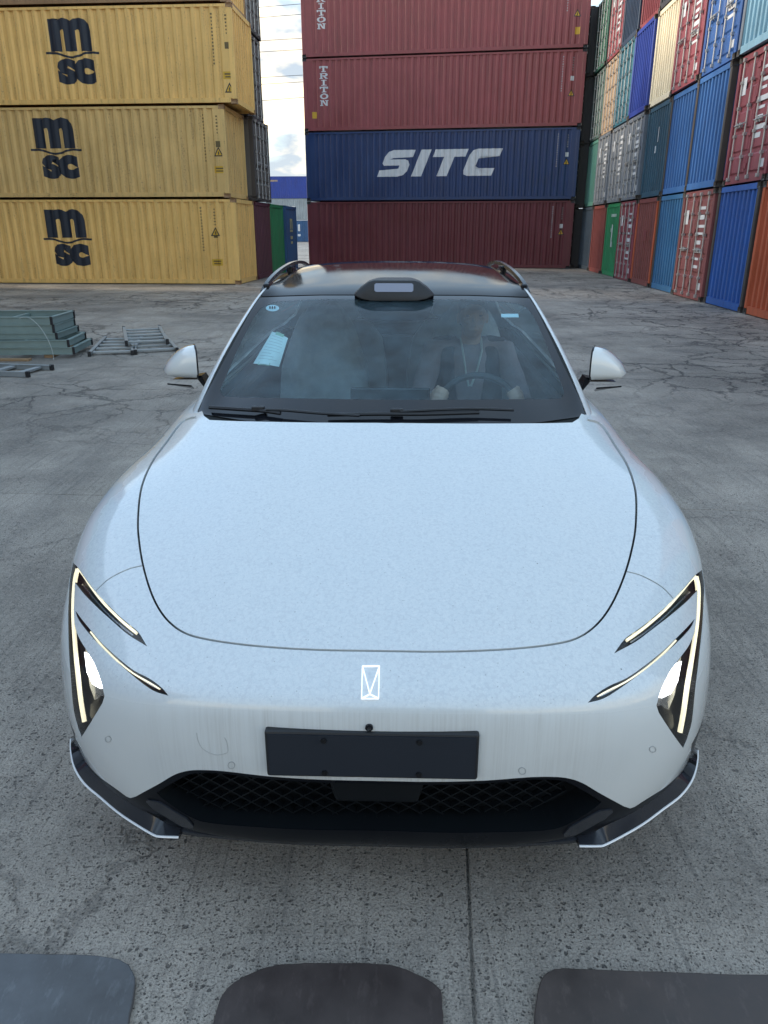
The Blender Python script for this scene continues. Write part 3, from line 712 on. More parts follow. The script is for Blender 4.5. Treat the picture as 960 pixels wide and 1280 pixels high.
class Surf:
    def __init__(s,net,it=2,k=.9):
        T=full(net); s.R,s.T=T.shape[:2]; C=T.copy()
        ss,tt=np.meshgrid(np.arange(s.R),np.arange(s.T),indexing='ij')
        s.C=pad(C)
        for _ in range(it):
            C=C+k*(T-s.ev(ss.ravel(),tt.ravel()).reshape(T.shape)); s.C=pad(C)
    def ev(s,a,b):
        a=np.clip(np.asarray(a,float),0,s.R-1); b=np.clip(np.asarray(b,float),0,s.T-1)
        i=np.minimum(a.astype(int),s.R-2); j=np.minimum(b.astype(int),s.T-2)
        wa=wts(a-i); wb=wts(b-j); out=np.zeros((len(a),3))
        for p in range(4):
            for q in range(4): out+=(wa[:,p]*wb[:,q])[:,None]*s.C[i+p,j+q]
        return out
    def nrm(s,a,b,e=1e-3):
        a=np.asarray(a,float);b=np.asarray(b,float)
        n=np.cross(s.ev(a,b+e)-s.ev(a,b-e), s.ev(np.minimum(a+e,s.R-1),b)-s.ev(np.maximum(a-e,0),b))
        return n/np.maximum(np.linalg.norm(n,axis=1,keepdims=True),1e-12)
CARM = Matrix.Translation((CARX, CARY, 0)) @ Matrix.Rotation(-CARYAW, 4, 'Z'); CARI = CARM.inverted()
class Patch:
    def __init__(s, net, ds, dt):
        s.S = Surf(net); s.R, s.T = s.S.R, s.S.T; s.c = (s.T - 1) / 2
        ss = [float(x) for x in ds]; tt = np.linspace(0, s.T - 1, (s.T - 1) * dt + 1)
        s.grid = [(a, b) for a in ss for b in tt]
        # pixel -> surface lookup
        A = np.linspace(0, s.R - 1, (s.R - 1) * 8 + 1); Bq = np.linspace(0, s.T - 1, (s.T - 1) * 6 + 1)
        aa, bb = np.meshgrid(A, Bq, indexing='ij'); P = s.S.ev(aa.ravel(), bb.ravel()); n = len(Bq)
        s.lp = np.c_[aa.ravel(), bb.ravel()]; s.lt = []
        for i in range(len(A) - 1):
            for j in range(n - 1):
                q = i * n + j; s.lt += [(q, q + 1, q + n + 1), (q, q + n + 1, q + n)]
        s.lv = [Vector(p) for p in P]
        s.bvh = BVHTree.FromPolygons(s.lv, s.lt)
        s.con = []
    def _par(s, loc, fi):
        a, b, c = (s.lv[k] for k in s.lt[fi]); v0, v1, v2 = b - a, c - a, loc - a
        d00, d01, d11, d20, d21 = v0.dot(v0), v0.dot(v1), v1.dot(v1), v2.dot(v0), v2.dot(v1); den = d00 * d11 - d01 * d01 or 1e-12
        v = (d11 * d20 - d01 * d21) / den; w = (d00 * d21 - d01 * d20) / den
        p = s.lp[s.lt[fi][0]] * (1 - v - w) + s.lp[s.lt[fi][1]] * v + s.lp[s.lt[fi][2]] * w
        return (float(p[0]), float(p[1]))
    def cast(s, o, d):
        loc, n, fi, dist = s.bvh.ray_cast(o, d)
        if loc is None:
            best = None
            for t in np.linspace(1.2, 6.5, 160):
                r = s.bvh.find_nearest(o + d * float(t))
                if best is None or r[3] < best[3]: best = r
            loc, n, fi, dist = best
        return s._par(loc, fi)
    def px(s, u, v):
        return s.cast(CARI @ Vector((0, 0, HC)), (CARI.to_3x3() @ ray(u, v)).normalized())
    def pxl(s, pts, dens=6.0):
        out = []
        for i in range(len(pts) - 1):
            (a, b), (c, d) = pts[i], pts[i + 1]; n = max(1, int(math.hypot(c - a, d - b) / dens))
            for k in range(n): out.append(s.px(a + (c - a) * k / n, b + (d - b) * k / n))
        out.append(s.px(*pts[-1])); return out
    def side(s, y, z):
        return s.cast(Vector((2.5, y, z)), Vector((-1, 0, 0)))
    def mir(s, pts): return [(a, s.T - 1 - b) for a, b in pts]
    def sym(s, half):          # half outline from centre to centre on the left, closed with its mirror
        return half + s.mir(half)[::-1]
    def cut(s, pts, closed=True): s.con.append((pts, closed)); return np.array(pts)
    def solve(s):
        V = list(s.grid); E = []
        for pts, cl in s.con:
            n0 = len(V); V += pts
            E += [(n0 + i, n0 + i + 1) for i in range(len(pts) - 1)]
            if cl: E.append((n0 + len(pts) - 1, n0))
        r = delaunay_2d_cdt([Vector(v) for v in V], E, [], 0, 1e-5)
        s.pv = np.array([(v.x, v.y) for v in r[0]]); s.tri = np.array([f for f in r[2] if len(f) == 3])
        s.P = s.S.ev(s.pv[:, 0], s.pv[:, 1]); s.N = s.S.nrm(s.pv[:, 0], s.pv[:, 1])
        s.cen = s.pv[s.tri].mean(1); s.cP = s.P[s.tri].mean(1)
    def inside(s, poly):
        x, y = s.cen[:, 0], s.cen[:, 1]; r = np.zeros(len(x), bool); n = len(poly); j = n - 1
        for i in range(n):
            xi, yi = poly[i]; xj, yj = poly[j]
            c = ((yi > y) != (yj > y)); 
            with np.errstate(divide='ignore', invalid='ignore'):
                r ^= c & (x < (xj - xi) * (y - yi) / (yj - yi if yj != yi else 1e-12) + xi)
            j = i
        return r
    def region(s, name, mask, mat, parent, off=0.0, skirt=.012, inset=0.0):
        T = s.tri[mask]
        if len(T) == 0: return None
        a = s.P[T]; T = T[np.linalg.norm(np.cross(a[:, 1] - a[:, 0], a[:, 2] - a[:, 0]), axis=1) > 1e-10]
        u, inv = np.unique(T, return_inverse=True); T2 = inv.reshape(-1, 3)
        P = s.P[u] + s.N[u] * off; Nn = s.N[u]
        # orient with the analytic normal
        fn = np.cross(P[T2[:, 1]] - P[T2[:, 0]], P[T2[:, 2]] - P[T2[:, 0]]); fl = (fn * Nn[T2[:, 0]]).sum(1) < 0
        T2[fl] = T2[fl][:, ::-1]
        verts = list(map(tuple, P)); faces = [tuple(map(int, t)) for t in T2]; ln = [Nn[i] for t in T2 for i in t]
        if skirt:
            from collections import Counter
            es = Counter(); dirn = {}
            for t in faces:
                for k in range(3):
                    e = (t[k], t[(k + 1) % 3]); key = (min(e), max(e)); es[key] += 1; dirn[key] = (*e, t[(k + 2) % 3])
            for key, c in es.items():
                if c != 1: continue
                i, j, k3 = dirn[key]; n0 = len(verts)
                a0, b0 = P[i], P[j]
                if inset:
                    ed = (b0 - a0) / max(np.linalg.norm(b0 - a0), 1e-9); w_ = P[k3] - a0; w_ = w_ - ed * w_.dot(ed); w_ = w_ / max(np.linalg.norm(w_), 1e-9) * inset; a0, b0 = a0 + w_, b0 + w_
                a1, b1 = a0 - Nn[i] * skirt, b0 - Nn[j] * skirt
                verts += [tuple(a0), tuple(b0), tuple(b1), tuple(a1)]; faces.append((n0 + 1, n0, n0 + 3, n0 + 2))
                m = np.cross(a0 - b0, a1 - a0); m = m / max(np.linalg.norm(m), 1e-9); ln += [m] * 4
        me = mkmesh(name, verts, faces, True)
        me.normals_split_custom_set([tuple(map(float, n)) for n in ln])
        return link(name, me, mat, parent)
    def at(s, par, off=0.0):
        a = np.array(par, float).reshape(-1, 2)
        return s.S.ev(a[:, 0], a[:, 1]) + s.S.nrm(a[:, 0], a[:, 1]) * off
    def ribbon(s, name, pts, w, mat, parent, off=.002, th=.002, dens=4.0, both=True, taper=False):
        """thin solid strip following a photo polyline on the skin (and its mirror image)"""
        P = []
        for i in range(len(pts) - 1):
            (a, b), (c, d) = pts[i], pts[i + 1]; n = max(1, int(math.hypot(c - a, d - b) / dens))
            P += [(a + (c - a) * k / n, b + (d - b) * k / n) for k in range(n)]
        P.append(pts[-1]); P = np.array(P, float)
        tg = np.gradient(P, axis=0); tg /= np.maximum(np.linalg.norm(tg, axis=1, keepdims=True), 1e-9); nn = np.c_[-tg[:, 1], tg[:, 0]]
        ww = np.full(len(P), w / 2.0)
        if taper: ww = ww * np.clip(np.minimum(np.arange(len(P)), np.arange(len(P))[::-1]) / 4.0 + .25, 0, 1)
        L = [s.px(*(p + n * q)) for p, n, q in zip(P, nn, ww)]; Rr = [s.px(*(p - n * q)) for p, n, q in zip(P, nn, ww)]
        out = []
        for m in ((0, 1) if both else (0,)):
            l, r = (L, Rr) if m == 0 else (s.mir(L), s.mir(Rr))
            a, b = s.at(l, off), s.at(r, off); c, d = s.at(l, off - th), s.at(r, off - th); k = len(a); mb = MB()
            mb.v = [tuple(q) for arr in (a, b, c, d) for q in arr]
            for i in range(k - 1):
                mb.f += [(i, i + 1, k + i + 1, k + i), (i, 2*k + i, 2*k + i + 1, i + 1), (k + i, k + i + 1, 3*k + i + 1, 3*k + i), (2*k + i, 3*k + i, 3*k + i + 1, 2*k + i + 1)]
            mb.f += [(0, k, 3*k, 2*k), (k - 1, 3*k - 1, 4*k - 1, 2*k - 1)]
            out.append(mb.obj(name, mat, parent if not isinstance(parent, (list, tuple)) else parent[m]))
        return out
    def disc(s, name, poly, mat, parent, off=.002, th=.003, rings=3, both=True, hole=0.0):
        """small domed plate inside a star-shaped photo outline"""
        c = np.mean(np.array(poly, float), 0); poly = np.array(poly, float); n = len(poly); fr = np.linspace(hole, 1, rings + 1)
        pr = [[s.px(*(c + (p - c) * f)) for p in poly] for f in fr]; out = []
        for m in ((0, 1) if both else (0,)):
            mb = MB(); q = [s.mir(r) if m else r for r in pr]
            for k, r in enumerate(q): mb.v += [tuple(p) for p in s.at(r, off)]
            for k in range(rings):
                for i in range(n): j = (i + 1) % n; mb.f.append((k*n + i, k*n + j, (k+1)*n + j, (k+1)*n + i))
            b0 = len(mb.v); mb.v += [tuple(p) for p in s.at(q[-1], off - th)]
            for i in range(n): j = (i + 1) % n; mb.f.append((rings*n + i, rings*n + j, b0 + j, b0 + i))
            out.append(mb.obj(name, mat, parent if not isinstance(parent, (list, tuple)) else parent[m], smooth=False))
        return out
def band(pts, w):
    P = np.array(pts, float); tg = np.gradient(P, axis=0); tg /= np.maximum(np.linalg.norm(tg, axis=1, keepdims=True), 1e-9); n = np.c_[-tg[:, 1], tg[:, 0]] * w / 2
    return [tuple(p) for p in P + n] + [tuple(p) for p in (P - n)[::-1]]
def dens(pts, d):
    out = []
    for i in range(len(pts) - 1):
        (a, b), (c, e) = pts[i], pts[i + 1]; n = max(1, int(math.hypot(c - a, e - b) / d))
        out += [(a + (c - a) * k / n, b + (e - b) * k / n) for k in range(n)]
    return out + [pts[-1]]
def smoothpts(pts, n=6):
    """Catmull-Rom through photo points"""
    P = np.array(pts, float); P = np.concatenate([2*P[:1]-P[1:2], P, 2*P[-1:]-P[-2:-1]]); out = []
    for i in range(1, len(P) - 2):
        for k in range(n):
            t = k / n; a, b, c, d = P[i-1], P[i], P[i+1], P[i+2]
            out.append(tuple(.5*((2*b) + (c-a)*t + (2*a-5*b+4*c-d)*t*t + (3*b-a-3*c+d)*t**3)))
    return out + [tuple(P[-2])]
# ---- car materials
def car_paint():
    m, nt, b, N, L = nodes('white_car_paint')
    tc = N('ShaderNodeTexCoord'); V = tc.outputs['Object']
    g = N('ShaderNodeNewGeometry'); sn = N('ShaderNodeSeparateXYZ'); L(g.outputs['Normal'], sn.inputs[0]); up = ramp(N, L, sn.outputs[2], .25, .75)
    sp = N('ShaderNodeSeparateXYZ'); L(V, sp.inputs[0]); ax = mth(N, L, 'ABSOLUTE', sp.outputs[0])
    mott = tex(N, L, V, 'noise', 75, 6, .75).outputs[0]; grain = tex(N, L, V, 'noise', 300, 3, .8).outputs[0]; big = tex(N, L, V, 'noise', 4.5, 5, .6).outputs[0]
    dry = tex(N, L, V, 'vor', 120, feature='F1')
    # wing reflection edge put into the colour: dust film stops at a wavy line
    wl = mth(N, L, 'ADD', ax, mth(N, L, 'MULTIPLY', tex(N, L, V, 'noise', 9, 5, .6).outputs[0], .10))
    film = mth(N, L, 'MULTIPLY', up, ramp(N, L, wl, .945, .935))
    dust = mth(N, L, 'MULTIPLY', film, ramp(N, L, mth(N, L, 'ADD', mth(N, L, 'MULTIPLY', mott, .6), mth(N, L, 'MULTIPLY', grain, .5)), .38, .72))
    c = mixn(N, L, mth(N, L, 'MULTIPLY', dust, .42), (.66, .675, .66), (.37, .43, .47))
    c = mixn(N, L, mth(N, L, 'MULTIPLY', mth(N, L, 'MULTIPLY', film, ramp(N, L, dry.outputs[0], .58, .70)), .30), c, (.45, .46, .48))
    # drip streaks on the upright nose
    nose = mth(N, L, 'MULTIPLY', mth(N, L, 'MULTIPLY', ramp(N, L, sn.outputs[2], .45, .2), ramp(N, L, sp.outputs[1], .2, .1)), ramp(N, L, ax, .62, .34))
    stk = tex(N, L, V, 'noise', 1, 5, .7, sc=(150, 6, 3.6)).outputs[0]; stk2 = tex(N, L, V, 'noise', 1, 3, .6, sc=(22, 3, 1.5)).outputs[0]
    sm = mth(N, L, 'MULTIPLY', nose, mth(N, L, 'MULTIPLY', ramp(N, L, stk, .42, .7), ramp(N, L, stk2, .32, .62)))
    c = mixn(N, L, mth(N, L, 'MULTIPLY', sm, .42), c, (.36, .335, .29))
    c = mixn(N, L, mth(N, L, 'MULTIPLY', nose, mth(N, L, 'MULTIPLY', ramp(N, L, big, .4, .65), .12)), c, (.42, .40, .36))
    # grit specks
    sk = tex(N, L, V, 'vor', 75); ra = ramp(N, L, sk.outputs['Color'], 0, 1)
    clump = ramp(N, L, tex(N, L, V, 'noise', 6, 2).outputs[0], .5, .62)
    spk = mth(N, L, 'MULTIPLY', mth(N, L, 'MULTIPLY', ramp(N, L, sk.outputs[0], .22, .12), mth(N, L, 'GREATER_THAN', ra, .93)), mth(N, L, 'MULTIPLY', film, clump))
    sk2 = tex(N, L, V, 'vor', 190, sc=(1, .6, 1)); spk2 = mth(N, L, 'MULTIPLY', mth(N, L, 'MULTIPLY', ramp(N, L, sk2.outputs[0], .3, .15), mth(N, L, 'GREATER_THAN', ramp(N, L, sk2.outputs['Color'], 0, 1), .89)), film)
    c = mixn(N, L, mth(N, L, 'MULTIPLY', mth(N, L, 'MAXIMUM', spk, mth(N, L, 'MULTIPLY', spk2, .6)), .8), c, (.06, .06, .06))
    L(c, b.inputs['Base Color'])
    rr = mth(N, L, 'ADD', mth(N, L, 'MULTIPLY', dust, .30), mth(N, L, 'MULTIPLY', film, .16)); rr = mth(N, L, 'ADD', rr, .26)
    L(rr, b.inputs['Roughness'])
    bp = N('ShaderNodeBump'); bp.inputs['Strength'].default_value = .10; bp.inputs['Distance'].default_value = .001; L(mth(N, L, 'MULTIPLY', mth(N, L, 'ADD', grain, mott), film), bp.inputs['Height']); L(bp.outputs[0], b.inputs['Normal'])
    setp(b, Coat_Weight=1.0, Coat_IOR=1.5)
    L(mth(N, L, 'ADD', mth(N, L, 'MULTIPLY', dust, .10), .03), b.inputs['Coat Roughness'])
    return m
M_PAINT = car_paint()
M_GBLACK = flat('gloss_black_plastic', (.006, .007, .010), .16, var=.05, Specular_IOR_Level=.3)
M_DBLACK = flat('matt_black_plastic', (.012, .013, .015), .5, var=.1, bump=.1, scale=60)
M_SHELL = flat('seam_shadow_rubber', (.008, .01, .010), .8, var=.05)
M_CHROME = flat('lamp_reflector', (.55, .56, .58), .22, .9)
M_LAMPBK = flat('lamp_housing', (.008, .008, .009), .35, Specular_IOR_Level=.3)
M_WHITETRIM = flat('satin_white_trim', (.80, .80, .80), .25)
M_LED = emit('warm_led', (1.0, .92, .66), .23)
M_BEAM = emit('headlamp_beam', (.97, .98, 1.0), 1.3)
M_EMBLEM = emit('lit_white_emblem', (.93, .95, .97), .13)
M_BLADE = flat('gloss_dark_grey_trim', (.022, .024, .030), .16, var=.05)
M_VAL = flat('satin_black_valance', (.006, .007, .0095), .30, var=.05, Specular_IOR_Level=.16)
M_COWL = flat('matt_black_cowl', (.006, .007, .009), .9, var=.05, Specular_IOR_Level=.0)
M_MESH = flat('grille_black', (.005, .0065, .008), .4, var=.1, Specular_IOR_Level=.25)
M_LINE2 = flat('faint_panel_line', (.44, .44, .43), .6)
M_LINE = flat('grey_panel_line', (.33, .34, .34), .6)
M_RUBBER = flat('tyre_rubber', (.014, .014, .015), .8, bump=.2, scale=40)
M_ALLOY = flat('alloy_rim', (.30, .30, .31), .3, .9)
def glassy(name, tint, dust=.0, dustc=(.4, .45, .45), gl_rough=.015, ior=1.5, even=False):
    m = bpy.data.materials.new(name); m.use_nodes = True; nt = m.node_tree; nt.nodes.clear(); N = nt.nodes.new; L = nt.links.new
    out = N('ShaderNodeOutputMaterial'); tr = N('ShaderNodeBsdfTransparent'); tr.inputs[0].default_value = (*tint, 1)
    gl = N('ShaderNodeBsdfGlossy'); gl.inputs['Roughness'].default_value = gl_rough; gl.inputs['Color'].default_value = (1, 1, 1, 1)
    fr = N('ShaderNodeFresnel'); fr.inputs['IOR'].default_value = ior
    mx = N('ShaderNodeMixShader'); L(tr.outputs[0], mx.inputs[1]); L(gl.outputs[0], mx.inputs[2])
    f2 = mth(N, L, 'MULTIPLY', fr.outputs[0], .68, True); L(f2, mx.inputs[0]); last = mx.outputs[0]
    if dust:
        df = N('ShaderNodeBsdfDiffuse'); df.inputs[0].default_value = (*dustc, 1)
        tc = N('ShaderNodeTexCoord'); n1 = tex(N, L, tc.outputs['Object'], 'noise', 7, 6, .65).outputs[0]; n2 = tex(N, L, tc.outputs['Object'], 'noise', 120, 3, .7).outputs[0]
        fac = mth(N, L, 'MULTIPLY', ramp(N, L, mth(N, L, 'ADD', n1, mth(N, L, 'MULTIPLY', n2, .45)), .5, .95), dust, True)
        if even: fac = ramp(N, L, n1, .3, .7, dust*.75, dust*1.15)
        m2 = N('ShaderNodeMixShader'); L(fac, m2.inputs[0]); L(last, m2.inputs[1]); L(df.outputs[0], m2.inputs[2]); last = m2.outputs[0]
    L(last, out.inputs['Surface']); return m
M_WSGLASS = glassy('dusty_windscreen_glass', (.78, .95, 1.0), .14, (.28, .44, .52))
M_SIDEGL = glassy('tinted_side_glass', (.55, .60, .61), .03)
M_LENS = glassy('clear_lamp_lens', (.93, .93, .92), .02, (.5, .5, .5))

car = empty('car', (CARX, CARY, 0), -CARYAW, 'white electric crossover car with lit headlights and dusty bonnet, parked facing the camera', 'car')
def build_car():
    rows = sorted(set(list(np.linspace(0, 11, 11*9+1)) + list(np.linspace(11, len(NET_B)-1, (len(NET_B)-12)*3+1))))
    B = Patch(NET_B, rows, 6)
    G = Patch(NET_G, np.linspace(0, len(NET_G)-1, (len(NET_G)-1)*6+1), 5)
    # ---------- outlines traced on the left half and mirrored
    seam = smoothpts([(244,522),(228,527.5),(208,553),(190,578),(177,609),(172.6,646),(173.7,675),(180,711.5),(192,748),(208,773.5),(230,790.6),(259,799),(303,805.5),(354,810),(405,812.5),(462,813.5)], 5)
    ce = lambda P, par: (par[0], P.c)
    hood_half = B.pxl(seam, 5); hood_half[-1] = ce(B, hood_half[-1])
    gap = [B.px(u, v) for u, v in []]
    # hood rear edge follows the windscreen base
    base = smoothpts([(244,522),(256,523.5),(300,525),(380,526.5),(440,527),(486,527)], 4)
    base_h = B.pxl(base, 6); base_h[-1] = ce(B, base_h[-1])
    hood = B.cut(B.sym(base_h[::-1] + hood_half))
    # seam band around the bonnet
    sb = smoothpts([(246,521)]+[(228,527.5),(208,553),(190,578),(177,609),(172.6,646),(173.7,675),(180,711.5),(192,748),(208,773.5),(230,790.6),(259,799),(303,805.5),(354,810),(405,812.5),(463,813.5)], 5)
    so = np.array(sb); tg = np.gradient(so, axis=0); tg /= np.linalg.norm(tg, axis=1, keepdims=True); nn = np.c_[tg[:, 1], -tg[:, 0]]
    inn = [B.px(*p) for p in so + nn*1.3]; ou = [B.px(*p) for p in so - nn*1.3]
    inn[-1] = ce(B, inn[-1]); ou[-1] = ce(B, ou[-1])
    hin = B.cut(B.sym(base_h[::-1] + inn)); hout = B.cut(B.sym(base_h[::-1] + ou))
    # wing / bumper seam
    ws = smoothpts([(178,707),(163,710.5),(147,717.5),(133,726),(120,738.5)], 4)
    wsb = [B.px(*p) for p in band(ws, 1.5)]; wl = B.cut(wsb); wr = B.cut(B.mir(wsb))
    # lamps
    up_e = smoothpts([(90.3,702.5),(98,710),(110,727),(126.7,747.5),(146.7,767.5),(161.7,780.5),(173,790),(184,808)], 4)
    lo_e = smoothpts([(184,808),(160,793),(143,778.5),(123,760.5),(105,742.5),(93.5,728)], 4)
    lampA = up_e + lo_e[1:] + [(93.0,742),(92.2,762),(93.0,779)] + smoothpts([(93.5,782),(98.5,796.5),(108,812.5),(117.5,828),(125.8,850),(130.8,870)], 4)[1:] + \
        [(128,879),(112.5,904.7)] + [(101.8,921.5)] + smoothpts([(98,912),(91.7,888),(88,848),(85.8,816.7),(84.8,783),(85,756.7),(87,718)], 4)
    lampB = smoothpts([(93.8,762.5),(96.5,771.7),(103,781.7),(116.7,798),(135,816.7),(155,835),(176.7,853),(193,864),(210.8,869.7)], 4) + \
        smoothpts([(210.8,869.7),(201.7,859),(186.7,848),(166.7,837.5),(146.7,821.7),(126.7,803),(111.7,785.5),(103,775)], 4)[1:]
    LA = B.pxl(lampA, 4); LB = B.pxl(lampB, 4)
    la = [B.cut(LA), B.cut(B.mir(LA))]; lb = [B.cut(LB), B.cut(B.mir(LB))]
    # white skin ends above the black lower valance
    ve = smoothpts([(93.5,916),(97,933),(104,948),(121,968),(143,984.5),(158,995.5)], 4) + [(163,997.5),(170,995.5)] + smoothpts([(178,991),(200,979),(216,969.5),(230,964.5),(247,962.5),(280,964),(337,970.5),(400,974.5),(463,976)], 4)
    vp = B.pxl(ve, 5); vp[-1] = ce(B, vp[-1])
    val = B.cut([(0.0, vp[0][1]*0)] + [(vp[0][0], 0.0)] + vp + B.mir(vp)[::-1] + [(vp[0][0], B.T-1.0), (0.0, B.T-1.0)])
    go = smoothpts([(463,979.5),(400,978),(337,974),(280,967),(250,966),(236,968)], 3) + [(228,972),(206,984)] + smoothpts([(196,991),(208,1002),(236,1020),(264,1029),(340,1035),(400,1037.5),(463,1038)], 3)
    gp = B.pxl(go, 6); gp[0] = ce(B, gp[0]); gp[-1] = ce(B, gp[-1]); gri = B.cut(B.sym(gp))
    # cabin opening in the lower skin
    cab = [ce(B, B.px(488, 529))] + B.pxl(smoothpts([(486,528.5),(440,528.5),(380,528),(300,526.5),(262,525)], 3), 8)[1:] + B.pxl([(262,525),(255,520),(252,512),(253,505)], 4)[1:]
    s0 = cab[-1]; tm = B.c - 4.55
    cab += [(s, s0[1] + (tm - s0[1])*min(1, (s - s0[0])/1.2)) for s in np.arange(math.ceil(s0[0]*3)/3 + .34, 18.9, .34)] + [(19.2, tm+.5), (19.6, tm+1.6), (19.7, B.c)]
    cabin = B.cut(B.sym(cab))
    # wheel arches, doors, sills
    WY, WR = (.92, 3.86), .392
    for wy in WY:
        a = [B.side(wy + WR*math.cos(t), .365 + WR*math.sin(t)) for t in np.linspace(R(-14), R(194), 46)]
        B.cut(a, False); B.cut(B.mir(a), False)
    bands = []
    for pl in ([(1.60,.28),(1.58,.6),(1.56,.80),(1.60,.90)], [(2.62,.28),(2.64,.6),(2.66,.9)], [(3.36,.30),(3.34,.50),(3.47,.72),(3.60,.80),(3.70,.93)], [(1.60,.31),(2.2,.30),(3.36,.31)]):
        bp_ = [B.side(*q) for q in band(dens(smoothpts(pl, 3), .08), .006)]
        bands += [B.cut(bp_), B.cut(B.mir(bp_))]
    B.solve()
    I = B.inside
    y, z, x = B.cP[:, 1], B.cP[:, 2], B.cP[:, 0]
    arch = np.zeros(len(B.tri), bool)
    for wy in WY: arch |= ((y - wy)**2 + (z - .365)**2 < WR**2) & (abs(x) > .6)
    LAm = [I(q) for q in la]; LBm = [I(q) for q in lb]; grm = I(gri); cabm = I(cabin)
    hole = arch | grm | cabm
    for q in LAm + LBm: hole = hole | q
    gapm = (I(hout) & ~I(hin)) | I(wl) | I(wr)
    for q in bands: gapm |= I(q)
    hoodm = I(hin) & ~hole & ~gapm; valm = I(val) & ~hole
    solid = ~hole & ~gapm
    sill = (z < .305) & (y > 1.3) & (y < 3.4) & (abs(x) > .5)
    front = (B.cen[:, 0] < 12.5)
    M = {'hood': hoodm}
    rest = solid & ~hoodm & ~valm
    wing_cut = []
    # bumper = ahead of the wing seam: nearer the nose than the seam line
    sA = B.px(178, 707)[0]; sB_ = B.px(120, 738)[0]
    tt = abs(B.cen[:, 1] - B.c); tA, tB = abs(B.px(178, 707)[1] - B.c), abs(B.px(120, 738)[1] - B.c)
    lim = np.interp(tt, [tA, tB, B.c], [sA, sB_, sB_ - .2])
    bump = rest & (B.cen[:, 0] < lim)
    fender = rest & ~bump & (y < 1.70) & front
    # door seam splits wing and doors
    ds = np.interp(z, [.28, .6, .8, .9], [1.60, 1.58, 1.56, 1.60])
    fender = rest & ~bump & (y < ds + .02) & (B.cen[:, 0] < 14)
    body = rest & ~bump & ~fender
    shell = solid | gapm
    hood_o = B.region('hood', hoodm, M_PAINT, car)
    bump_o = B.region('front_bumper', bump, M_PAINT, car)
    for sx in (-1, 1): B.region('front_wing', fender & (x*sx > 0), M_PAINT, car)
    f1 = np.interp(z, [.28, .6, .9], [2.62, 2.64, 2.66]); f2 = np.interp(z, [.30, .5, .72, .8, .93], [3.36, 3.34, 3.47, 3.60, 3.70])
    door1 = body & (y < f1) & ~sill & (y < 3.2); door2 = body & (y >= f1) & (y < f2) & ~sill; rear = body & ~door1 & ~door2 & ~sill
    for sx in (-1, 1):
        for nm, mk, hy in (('front_door', door1, 2.42), ('rear_door', door2, 3.42)):
            d = B.region(nm, mk & (x*sx > 0), M_PAINT, car)
            p = B.at([B.side(hy, .80)])[0]
            MB().box(sx*(p[0]-.004), hy-.11, .79, sx*(p[0]+.012), hy+.11, .815).obj('door_handle', M_PAINT, d, bevel=.004)
        B.region('sill', body & sill & (x*sx > 0), M_DBLACK, car)
    B.region('rear_body', rear, M_PAINT, car)
    B.region('seam_backing', shell & ~valm, M_SHELL, car, off=-.013, skirt=0)
    vo = B.region('lower_valance', valm, M_VAL, car)
    # ---------- grille opening: black tray and diamond mesh
    tray = B.region('grille_recess', grm, M_MESH, vo, off=-.075, skirt=-.074, inset=.0015)
    go2 = np.array(go + [(2*463 - p[0], p[1]) for p in go[::-1]])
    def inpoly(p):
        r = False; j = len(go2) - 1
        for i in range(len(go2)):
            if (go2[i][1] > p[1]) != (go2[j][1] > p[1]) and p[0] < (go2[j][0]-go2[i][0])*(p[1]-go2[i][1])/(go2[j][1]-go2[i][1]) + go2[i][0]: r = not r
            j = i
        return r
    mb = MB()
    for sgn in (-1, 1):
        for x0 in np.arange(120, 820, 27.0):
            pts = [(x0 + sgn*k*2.2, 962 + k*1.15) for k in range(64)]; pts = [p for p in pts if inpoly(p) and (p[0] < 463 or True)]
            if len(pts) < 3: continue
            a = B.at([B.px(p[0], p[1]-.8) for p in pts[::3]], -.038); b = B.at([B.px(p[0], p[1]+.8) for p in pts[::3]], -.038); c = B.at([B.px(*p) for p in pts[::3]], -.055)
            n = len(mb.v); k = len(a); mb.v += [tuple(q) for arr in (a, b, c) for q in arr]
            for i in range(k-1): mb.f += [(n+i, n+i+1, n+k+i+1, n+k+i), (n+i, n+2*k+i, n+2*k+i+1, n+i+1), (n+k+i, n+k+i+1, n+2*k+i+1, n+2*k+i)]
    mb.obj('grille_mesh', M_MESH, vo)
    # centre radar panel behind the number plate mount
    pc = B.at([B.px(463, 1000)])[0]
    MB().prism([(-.10, pc[2]-.035), (.10, pc[2]-.035), (.125, pc[2]+.06), (-.125, pc[2]+.06)], pc[1]+.03, pc[1]+.07, 'y').obj('radar_panel', M_MESH, vo, bevel=.008)
    # ---------- front lip: side blades with a white edge and a centre splitter
    L = [((223,1044),.222),((200,1043),.222),((191,1040.5),.224),((169,1027.5),.230),((147.5,1013),.238),((125.6,994.5),.248),((106,977.5),.262),((93.5,958),.280),((88.8,938),.300),((88.6,921),.322)]
    outer = []
    for (u, v), zz in L: outer.append(CARI @ on_z(u, v, zz))
    outer = [Vector(p) for p in smoothpts([tuple(p) for p in outer], 4)]
    inner_px = smoothpts([(224,1042),(213,1034),(198,1022.5),(182,1011),(166,1001),(143,985),(121,968),(104,948),(97,934),(94,918)], 4)
    inn3 = [Vector(p) for p in B.at([B.px(*p) for p in inner_px], -.012)]
